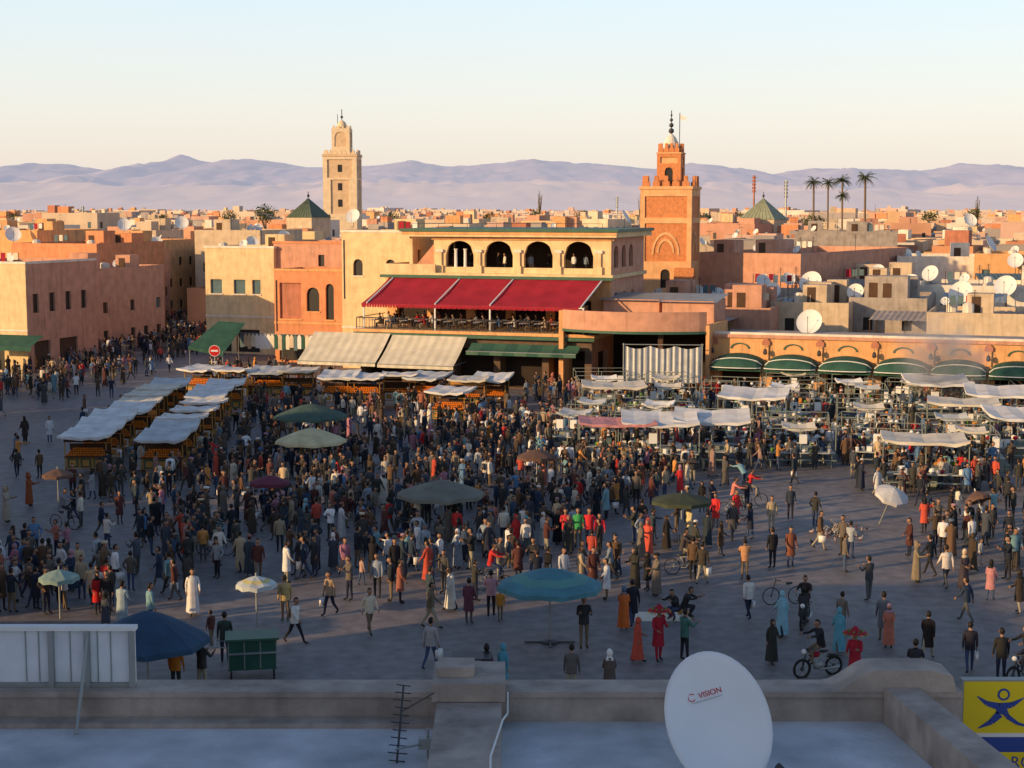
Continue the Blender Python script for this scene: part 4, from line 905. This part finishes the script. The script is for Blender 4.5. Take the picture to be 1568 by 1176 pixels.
# ---------------------------------------------------------------- umbrellas
def umbrella(name,u,v,zt,dia,col,tilt=0,pole=True,vf=None,sag=.5,stripe=None):
    p=G(u,vf) if vf else G(u,v,zt);m=mat('canvas_'+name+str(u),col,var=.25,sc_=1.6);g=MB();n=8;r=dia/2;K=4;vs=[(0,0,zt)];fs=[];ms=[]
    m2=mat('canvas2_'+name+str(u),stripe,var=.1) if stripe else m
    for j in range(1,K+1):
        for i in range(n*2):
            a=pi*i/n+.2;t=j/K;rr=r*t*(1 if i%2==0 else .95);vs.append((rr*cos(a),rr*sin(a),zt-sag*t**1.3-(0 if i%2==0 else -.04*t)-.05*noise.noise(Vector((i*.9,t*2,u)))*t))
    for i in range(n*2):fs.append((0,1+i,1+(i+1)%(2*n)));ms.append(m)
    for j in range(K-1):
        for i in range(2*n):fs.append((1+j*2*n+i,1+j*2*n+(i+1)%(2*n),1+(j+1)*2*n+(i+1)%(2*n),1+(j+1)*2*n+i));ms.append(m2 if j==1 else m)
    g.add(vs,fs,ms)
    o=1+(K-1)*2*n
    for i in range(2*n):
        A=vs[o+i];B=vs[o+(i+1)%(2*n)];g.quad(A,B,(B[0]*1.01,B[1]*1.01,B[2]-.16),(A[0]*1.01,A[1]*1.01,A[2]-.16),m)
    for i in range(0,2*n,2):
        q=vs[o+i];g.tube([(0,0,zt-.05),(q[0],q[1],q[2]-.03)],.015,METAL,3)
    g.tube([(0,0,.0),(0,0,zt+.12)],.035,METAL,6)
    if pole:
        g.lathe([(.3,0),(.3,.08),(.08,.12)],(0,0,0),DMET,10);g.box(-.9,.9,-.03,.03,.02,.07,DMET);g.box(-.03,.03,-.9,.9,.075,.12,DMET)
    ob=g.obj(name,(p.x,p.y,.004));ob.rotation_euler=(rad(tilt),rad(tilt*.6),0)
umbrella('teal_market_umbrella',842,885,2.75,3.8,(.07,.20,.24),vf=985,sag=.62,stripe=(.10,.26,.24))
umbrella('blue_market_umbrella',228,970,2.9,3.9,(.03,.07,.12),vf=1072,sag=.95)
umbrella('cream_market_umbrella',476,655,2.6,4.2,(.55,.48,.28),sag=.75);umbrella('dark_green_market_umbrella',476,618,2.9,4.8,(.06,.10,.08),sag=.8)
umbrella('grey_market_umbrella',675,735,2.7,4.2,(.16,.16,.13),sag=.65);umbrella('maroon_market_umbrella',413,728,2.2,2.0,(.13,.03,.05),sag=.35)
umbrella('brown_market_umbrella',822,688,2.3,2.2,(.12,.07,.05),sag=.4);umbrella('olive_market_umbrella',1044,755,2.3,2.9,(.05,.06,.035),sag=.35)
umbrella('white_market_umbrella',1348,735,2.2,1.7,(.5,.5,.5),tilt=24,sag=.4,pole=False);umbrella('brown_parasol',1514,750,2.0,1.3,(.14,.08,.06),tilt=-22,sag=.4,pole=False)
umbrella('patterned_parasol',392,882,1.9,1.5,(.45,.5,.5),sag=.3,stripe=(.5,.45,.2),pole=False);umbrella('teal_parasol',90,872,1.9,1.5,(.2,.3,.28),sag=.3,pole=False);umbrella('brown_parasol',88,718,2.1,1.6,(.13,.08,.06),sag=.3,pole=False)
# ---------------------------------------------------------------- vehicles
def bike(motor):
    g=MB();r=.3 if motor else .34;wb=1.2 if motor else 1.05;t=.05 if motor else .02
    wheel(g,(0,-wb/2,r),r,TYRE,t=t);wheel(g,(0,wb/2,r),r,TYRE,t=t)
    q=.035 if motor else .018
    g.tube([(0,-wb/2,r),(0,-wb/2+.18,.98)],q,DMET);g.tube([(0,-wb/2+.12,.8),(0,-.05,.42 if motor else .3),(0,wb/2,r)],q,METAL)
    g.tube([(-.3,-wb/2+.28,1.02),(0,-wb/2+.17,.98),(.3,-wb/2+.28,1.02)],.018,DMET)
    g.tube([(0,-.05,.35),(0,.22,.82)],q,METAL);g.tube([(0,wb/2,r),(0,.2,.75)],q*.8,METAL);g.tube([(0,-wb/2+.14,.8),(0,.2,.76)],q,METAL)
    g.rings([(0,.2,.80,.07,.14),(0,.22,.86,.11,.2 if motor else .14),(0,.24,.88,.06,.1)],DMET,8)
    if motor:
        g.rings([(0,.0,.25,.09,.16),(0,.0,.42,.12,.2),(0,-.02,.5,.06,.12)],METAL,8);g.rings([(0,-.12,.66,.07,.16),(0,-.12,.76,.11,.2),(0,-.1,.84,.05,.12)],REDA,8)
        g.tube([(.12,0,.25),(.13,wb/2+.15,.3)],.04,METAL);g.ball((0,-wb/2+.06,.88),.09,WHITE,8,5);g.box(-.1,.1,.4,.75,.68,.72,DMET)
        g.box(-.08,.08,wb/2-.3,wb/2+.3,r+.33,r+.36,DMET)
    else:g.tube([(-.16,-.03,.2),(0,-.03,.3),(.16,-.03,.4)],.015,DMET)
    return g
bm=bike(True).mesh('motorbike_mesh',True);bb=bike(False).mesh('bicycle_mesh',True)
def rider(u,v,rz,motor,col,name,ride=True):
    p=G(u,v,.004);e=bpy.data.objects.new(name,None);e.location=(p.x,p.y,.004);e.rotation_euler=(0,0,rad(rz));sc.collection.objects.link(e)
    inst(bm if motor else bb,'frame_and_wheels',(0,0,0),parent=e)
    if ride:inst(FG['ride'],'rider',(0,.1,.42 if motor else .48),0,1,col,e)
rider(1252,1035,-70,True,(.02,.02,.025),'motorbike_with_rider');rider(1232,958,-20,True,(.03,.02,.02),'motorbike_with_rider');rider(1200,925,-80,False,(.05,.04,.03),'parked_bicycle',False)
rider(1125,790,80,False,(.6,.2,.15),'bicycle_with_rider');rider(1150,775,85,False,(.5,.03,.03),'bicycle_with_rider');rider(1048,880,80,False,(.06,.05,.05),'bicycle_with_rider');rider(755,905,80,False,(.45,.03,.03),'bicycle_with_rider')
rider(100,810,70,False,(.2,.2,.22),'bicycle_with_rider');rider(330,850,85,False,(.06,.05,.04),'bicycle_with_rider');rider(610,845,85,True,(.03,.03,.03),'motorbike_with_rider');rider(1570,1045,-60,True,(.02,.02,.02),'motorbike_with_rider')
for k,(u,v) in enumerate(((1047,945),(1035,948))):
    p=G(u,v,.004);inst(FG['squat'],'seated_street_vendor',(p.x,p.y,.004),rad(60-100*k),1,(.03,.03,.03))
g=MB()
for i in range(8):
    a=G(1000+i*7,940+(i%3)*4,.01);g.lathe([(.1,0),(.14,.1),(.05,.18)],tuple(a),R.choice([WHITE,GOLD,STEEL,REDA]),7)
a=G(1010,945,.006);g.quad((a.x-1,a.y-.6,.008),(a.x+1.2,a.y-.6,.008),(a.x+1.2,a.y+.8,.008),(a.x-1,a.y+.8,.008),CANS);g.obj('vendor_goods_on_mat')
g=MB()
for i in range(60):
    p=G(R.gauss(1280,22),R.gauss(817,7),.004);a=R.uniform(0,6.28);g.T=Matrix.Translation(p)@Matrix.Rotation(a,4,'Z')@Matrix.Scale(1.3,4);pm=R.choice([DMET,GREYB,METAL])
    g.rings([(0,.0,.06,.01,.02),(0,0,.08,.045,.09),(0,-.02,.12,.05,.09),(0,-.06,.16,.025,.035)],pm,7);g.ball((0,-.09,.19),.028,pm,6,4);g.tube([(0,-.11,.19),(0,-.145,.18)],[.008,.002],GOLD,4)
    g.add([(-.03,.06,.1),(.03,.06,.1),(.035,.19,.085),(-.035,.19,.085)],[(0,1,2,3)],pm)
    for s in(-.02,.02):g.tube([(s,0,.07),(s,-.01,0)],.006,REDA,3)
g.obj('pigeon_flock')
p=G(330,600);g=MB();NR=mat('sign_red',(.6,.02,.02),rough=.4,var=.05)
zz=P(330,537,p.y).z
g.tube([(0,0,0),(0,0,zz+.4)],.04,METAL);g.T=Matrix.Translation((0,-.06,zz))@Matrix.Rotation(pi/2,4,'X');g.lathe([(.48,0),(.48,.03)],(0,0,0),WHITE,24);g.lathe([(.44,.033),(.44,.036)],(0,0,0),NR,24);g.T=Matrix.Identity(4);g.box(-.3,.3,-.105,-.1,zz-.08,zz+.08,WHITE);g.obj('no_entry_sign',tuple(p))
p=G(387,1035);g=MB()
g.box(-.8,.8,-.5,.5,.35,1.35,GREENA);g.box(-.88,.88,-.58,.58,1.35,1.42,GREENT);[g.box(x-.02,x+.02,-.515,-.503,.4,1.3,GMET) for x in (-.78,-.26,.26,.78)]
for x in(-.7,.7):
    for y in(-.4,.4):g.tube([(x,y,.1),(x,y,.35)],.03,DMET);wheel(g,(x,y,.12),.11,TYRE)
g.box(-.8,.8,-.57,-.505,.9,.95,METAL);g.tube([(-.8,-.4,1.1),(-1.2,-.4,1.15),(-1.2,.4,1.15),(-.8,.4,1.1)],.02,METAL);g.obj('green_vendor_cart',tuple(p),rad(10))
p=G(722,1066);g=MB();g.box(-.6,.6,-.4,.4,0,.08,DMET)
for x in(-.6,.56):
    for y in(-.4,.36):g.box(x,x+.04,y,y+.04,.08,1.3,DMET)
g.box(-.64,.64,-.44,.44,1.3,1.35,DMET);[g.box(-.56,.56,-.39,-.37,.25*k,.25*k+.12,GMET) for k in range(1,5)];g.obj('slatted_crate_stand',tuple(p))
g=MB()
g.add([(-2.4,-2,2.2),(1.4,-2,1.6),(1.8,1.8,4.3),(-1.2,1.8,4.4)],[(0,1,2,3)],GREENA);g.add([(-2.4,-2,2.2),(1.4,-2,1.6),(1.4,-2.02,1.3),(-2.4,-2.02,1.9)],[(0,1,2,3)],GREENA)
for x in(-2.3,1.3):g.tube([(x,-1.95,0),(x,-1.95,1.8)],.04,METAL)
g.obj('green_tent_awning',(P(352,520,157).x,152,0),TH)
g=MB()
for i in range(22):
    x=i*.42;mm=R.choice([WCLOTH,CANS,SHUT,TAN,WCLOTH,GREENA,WOOD]);zb=R.uniform(1.6,1.9)
    g.add([(x,0,zb),(x+.36,0,zb),(x+.36,0,3.0),(x+.26,0,3.15),(x+.1,0,3.15),(x,0,3.0),(x-.1,.05,2.5),(x+.46,.05,2.5)],[(0,1,2,3,4,5),(0,5,6),(1,7,2)],mm)
g.tube([(-.2,0,3.2),(9.4,0,3.2)],.03,METAL);[g.tube([(x,0,0),(x,0,3.2)],.03,METAL) for x in(-.2,4.6,9.4)];g.obj('clothes_rack',(P(372,530,156).x,154.5,0),TH)
g=MB();g.add([(0,0,3.6),(6,0,3.6),(6,-2,2.7),(0,-2,2.7)],[(0,1,2,3)],GREENA);g.add([(0,-2,2.7),(6,-2,2.7),(6,-2.02,2.3),(0,-2.02,2.3)],[(0,1,2,3)],GREENA);g.obj('green_shop_awning',(P(-15,525,148).x,148,0),TH)
# ---------------------------------------------------------------- foreground roof
ZR=9.5;XR=5.28
g=MB();g.box(-12,XR,3.,17.86,ZR-.4,ZR,CONC)
g.box(-12,XR,17.862,18.26,0,9.80,PARA);g.box(-12,XR,17.82,18.30,9.803,9.87,PARA)
g.box(-12,-.9,17.6,17.858,ZR,ZR+.06,PARA)
g.box(-12,XR,3,17.86,0,ZR-.42,OCHRE)
g.box(-.86,-.12,12.,17.6,ZR+.003,9.86,PARA);g.box(-.92,-.08,17.45,18.35,9.87,10.08,PARA);g.box(-.86,-.44,17.7,18.1,10.083,10.2,PARA)
prof=[]
for i in range(9):
    t=i/8;prof.append((3.72+.55*t,9.87+.26*(t*t*(3-2*t))))
prof+= [(4.9,10.13),(5.15,10.06),(5.2,9.87)]
n=len(prof);vs=[(x,17.8,z) for x,z in prof]+[(x,18.32,z) for x,z in prof];fs=[tuple(range(n)),tuple(range(n,2*n))[::-1]]+[(i,(i+1)%n,n+(i+1)%n,n+i) for i in range(n)]
g.add(vs,fs,PARA)
g.add([(4.35,17.8,ZR+.004),(4.75,17.8,ZR+.004),(5.22,14,ZR+.004),(4.82,14,ZR+.004),(4.35,17.8,9.93),(4.75,17.8,9.93),(5.22,14,9.93),(4.82,14,9.93)],[(4,5,6,7),(0,4,7,3),(1,2,6,5)],PARA)
g.tube([(-.05,17.7,9.9),(-.05,17.4,9.75),(-.1,16.8,9.88),(-.22,15.6,9.89),(-.2,14,9.89)],.012,WHITE,5)
g.obj('foreground_roof_terrace')
a=P(-60,958,18.05);b=P(206,958,18.05);zb=9.87;g=MB();SH=mat('grey_white_sheet',(.70,.73,.74),var=.12,sc_=3)
g.box(a.x,b.x-.0,18.05,18.08,zb+.05,a.z-.05,SH);g.box(a.x,b.x+.02,17.99,18.12,a.z-.05,a.z+.0,WHITE);g.box(a.x,b.x,18.0,18.1,zb+.003,zb+.05,METAL)
for u in (80,135,203):
    x=P(u,1000,18.05).x;g.box(x-.03,x+.03,17.97,18.047,zb+.003,a.z-.052,METAL)
for u in (40,108,170,150,60):
    x=P(u,1000,18.05).x;g.box(x-.006,x+.006,18.035,18.047,zb+.06,a.z-.06,METAL)
x=P(135,1000,18).x;g.tube([(x,18.0,a.z-.1),(x+.0,17.4,ZR)],.02,METAL)
g.obj('sheet_metal_hoarding')
g=MB();c0=P(1474,1041,18.38);YW=mat('sign_yellow',(.78,.60,.02),rough=.4,var=.06);BL=mat('sign_blue',(.03,.07,.30),rough=.4,var=.05)
w=1.7;zt=c0.z;hh=1.25
g.box(0,w,0,.12,-hh,0,METAL);g.quad((.02,-.004,-.02),(w-.02,-.004,-.02),(w-.02,-.004,-.66),(.02,-.004,-.66),YW);g.quad((.02,-.004,-.66),(w-.02,-.004,-.66),(w-.02,-.004,-.71),(.02,-.004,-.71),WHITE)
g.quad((.02,-.004,-.71),(w-.02,-.004,-.71),(w-.02,-.004,-.9),(.02,-.004,-.9),BL);g.quad((.02,-.004,-.9),(w-.02,-.004,-.9),(w-.02,-.004,-hh+.02),(.02,-.004,-hh+.02),YW)
g.T=Matrix.Translation((.5,-.008,-.18))@Matrix.Rotation(pi/2,4,'X');g.lathe([(.075,0),(.075,.002)],(0,0,0),BL,20);g.lathe([(.05,.003),(.05,.004)],(0,0,0),YW,16);g.T=Matrix.Identity(4)
def ribbon(pts,wd,m,y=-.009):
    for (p,wa),(q,wb_) in zip(zip(pts,wd),list(zip(pts,wd))[1:]):
        p=Vector(p);q=Vector(q);dd=(q-p).normalized();nn=Vector((-dd.y,dd.x));a=p+nn*wa;b=p-nn*wa;c=q-nn*wb_;e=q+nn*wb_;g.quad((a.x,y,a.y),(b.x,y,b.y),(c.x,y,c.y),(e.x,y,e.y),m)
ribbon([(.18,-.2),(.3,-.29),(.45,-.33),(.6,-.31),(.75,-.22)],[.005,.03,.045,.035,.005],BL)
ribbon([(.48,-.33),(.46,-.42),(.36,-.52),(.2,-.6)],[.05,.05,.035,.005],BL,-.011);ribbon([(.5,-.33),(.55,-.45),(.68,-.54),(.9,-.6)],[.03,.03,.02,.005],BL,-.013)
so_=g.obj('yellow_shop_sign',(c0.x,18.38,zt))
def text(s,loc,size,m,name,par=None,rx=pi/2):
    cu=bpy.data.curves.new(name,'FONT');cu.body=s;cu.size=size;cu.extrude=.001;o=bpy.data.objects.new(name,cu);o.data.materials.append(m);sc.collection.objects.link(o);o.location=loc;o.rotation_euler=(rx,0,0)
    if par:o.parent=par
    return o
text('MAROC',(.32,-.008,-1.09),.2,BL,'lettering',so_)
def big_dish():
    e=bpy.data.objects.new('large_satellite_dish',None);c=P(1096,1105,16.3);e.location=tuple(c);e.rotation_euler=(rad(68),rad(-12),rad(14));sc.collection.objects.link(e)
    g=MB();m=mat('dish_paint',(.74,.76,.78),rough=.45,var=.06);K=10;n=48;a,b=.57,.74;vs=[(0,0,0)];fs=[]
    for j in range(1,K+1):
        t=j/K
        for i in range(n):
            q=2*pi*i/n;vs.append((a*t*cos(q),b*t*sin(q),.13*t*t))
    for i in range(n):
        vs.append((a*1.012*cos(2*pi*i/n),b*1.012*sin(2*pi*i/n),.115))
    fs=[(0,1+i,1+(i+1)%n) for i in range(n)]
    for j in range(K):
        for i in range(n):fs.append((1+j*n+i,1+(j+1)*n+i,1+(j+1)*n+(i+1)%n,1+j*n+(i+1)%n))
    g.add(vs,fs,m);g.obj('reflector',smooth=True,parent=e)
    g=MB();g.tube([(.0,-b,.1),(.28,-b*.97,.3),(.42,-b*.9,.42)],.018,METAL,8);g.tube([(.42,-b*.9,.42),(.39,-b*.82,.37)],[.035,.045],DMET,10);g.obj('feed_arm',parent=e)
    g=MB();g.box(-.12,.12,-.12,.12,-.16,-.06,METAL);g.tube([(0,-.1,-.14),(0,-1.5,-.4)],.03,METAL,8);g.obj('rear_mount',parent=e)
    RD=mat('label_red',(.55,.04,.04));text('VISION',(-.11,.28,.038),.085,RD,'label',e,rx=0)
    g=MB()
    for i in range(14):
        q0=.6+i*.36;q1=q0+.36;g.quad((-.19+.045*cos(q0),.31+.045*sin(q0),.046),(-.19+.045*cos(q1),.31+.045*sin(q1),.046),(-.19+.035*cos(q1),.31+.035*sin(q1),.046),(-.19+.035*cos(q0),.31+.035*sin(q0),.046),RD)
    g.box(-.2,.15,.245,.25,.028,.034,mat('label_grey',(.35,.35,.36)));g.obj('label_mark',parent=e)
big_dish()
g=MB();t=P(618,1050,17.0);b=P(606,1185,16.4)
g.tube([t,b],.012,DMET,6)
for i in range(11):
    k=i/10;c=Vector(t).lerp(Vector(b),k*.86);L=.075+.012*(i%3)+(.03 if i==9 else 0);g.tube([(c.x-L,c.y-.02,c.z+.02),(c.x+L,c.y+.02,c.z-.012)],.007,DMET,5)
c=Vector(t).lerp(Vector(b),.3);g.tube([(c.x,c.y,c.z),(c.x+.35,c.y+.3,c.z+.12)],.008,DMET,5)
m0=P(655,1115,16.6);g.tube([tuple(m0),(m0.x,m0.y,ZR)],.014,METAL,6);g.box(m0.x-.1,m0.x+.12,m0.y-.05,m0.y+.05,9.62,9.74,METAL);g.tube([(b.x,b.y,9.68),(m0.x,m0.y,9.68)],.012,METAL,6)
g.obj('tv_aerial')
# ---------------------------------------------------------------- camera, light, sky
c=bpy.data.cameras.new('camera');co=bpy.data.objects.new('camera',c);sc.collection.objects.link(co)
c.lens=36*F/1568;c.sensor_width=36;co.location=(0,0,H);co.rotation_euler=(pi/2-PT,0,0);c.clip_end=60000;sc.camera=co
sd=Vector((.87,.5,-.25)).normalized();el=math.asin(-sd.z)
s=bpy.data.lights.new('sun','SUN');s.energy=5;s.angle=rad(.53);s.color=(1,.65,.31);so=bpy.data.objects.new('sun',s);so.rotation_euler=sd.to_track_quat('-Z','Y').to_euler();sc.collection.objects.link(so)
w=bpy.data.worlds.new('World');sc.world=w;w.use_nodes=True;nt=w.node_tree;N=nt.nodes;L=nt.links
sky=N.new('ShaderNodeTexSky');sky.sky_type='NISHITA';sky.sun_disc=False;sky.sun_elevation=el;sky.sun_rotation=rad(240);sky.dust_density=2
bg=N['Background'];L.new(sky.outputs[0],bg.inputs[0])
tc=N.new('ShaderNodeTexCoord');sx=N.new('ShaderNodeSeparateXYZ');L.new(tc.outputs['Generated'],sx.inputs[0])
cr=N.new('ShaderNodeValToRGB');L.new(sx.outputs['Z'],cr.inputs[0]);e=cr.color_ramp.elements
st=[(0,(.80,.70,.65)),(.03,(.83,.74,.67)),(.06,(.81,.78,.72)),(.13,(.68,.79,.86)),(.3,(.20,.29,.46)),(1,(.045,.095,.22))]
while len(e)<len(st):e.new(.5)
for i,(p_,cc) in enumerate(st):e[i].position=p_
for i,(p_,cc) in enumerate(st):e[i].color=(*cc,1)
b2=N.new('ShaderNodeBackground');b2.inputs[1].default_value=.95;L.new(cr.outputs[0],b2.inputs[0]);ad=N.new('ShaderNodeAddShader');L.new(bg.outputs[0],ad.inputs[0]);L.new(b2.outputs[0],ad.inputs[1]);L.new(ad.outputs[0],N['World Output'].inputs[0])
bg.inputs[1].default_value=.05
sc.view_settings.view_transform='Standard';sc.view_settings.look='None';sc.view_settings.exposure=0
print('people',n,'objects',len(sc.objects))
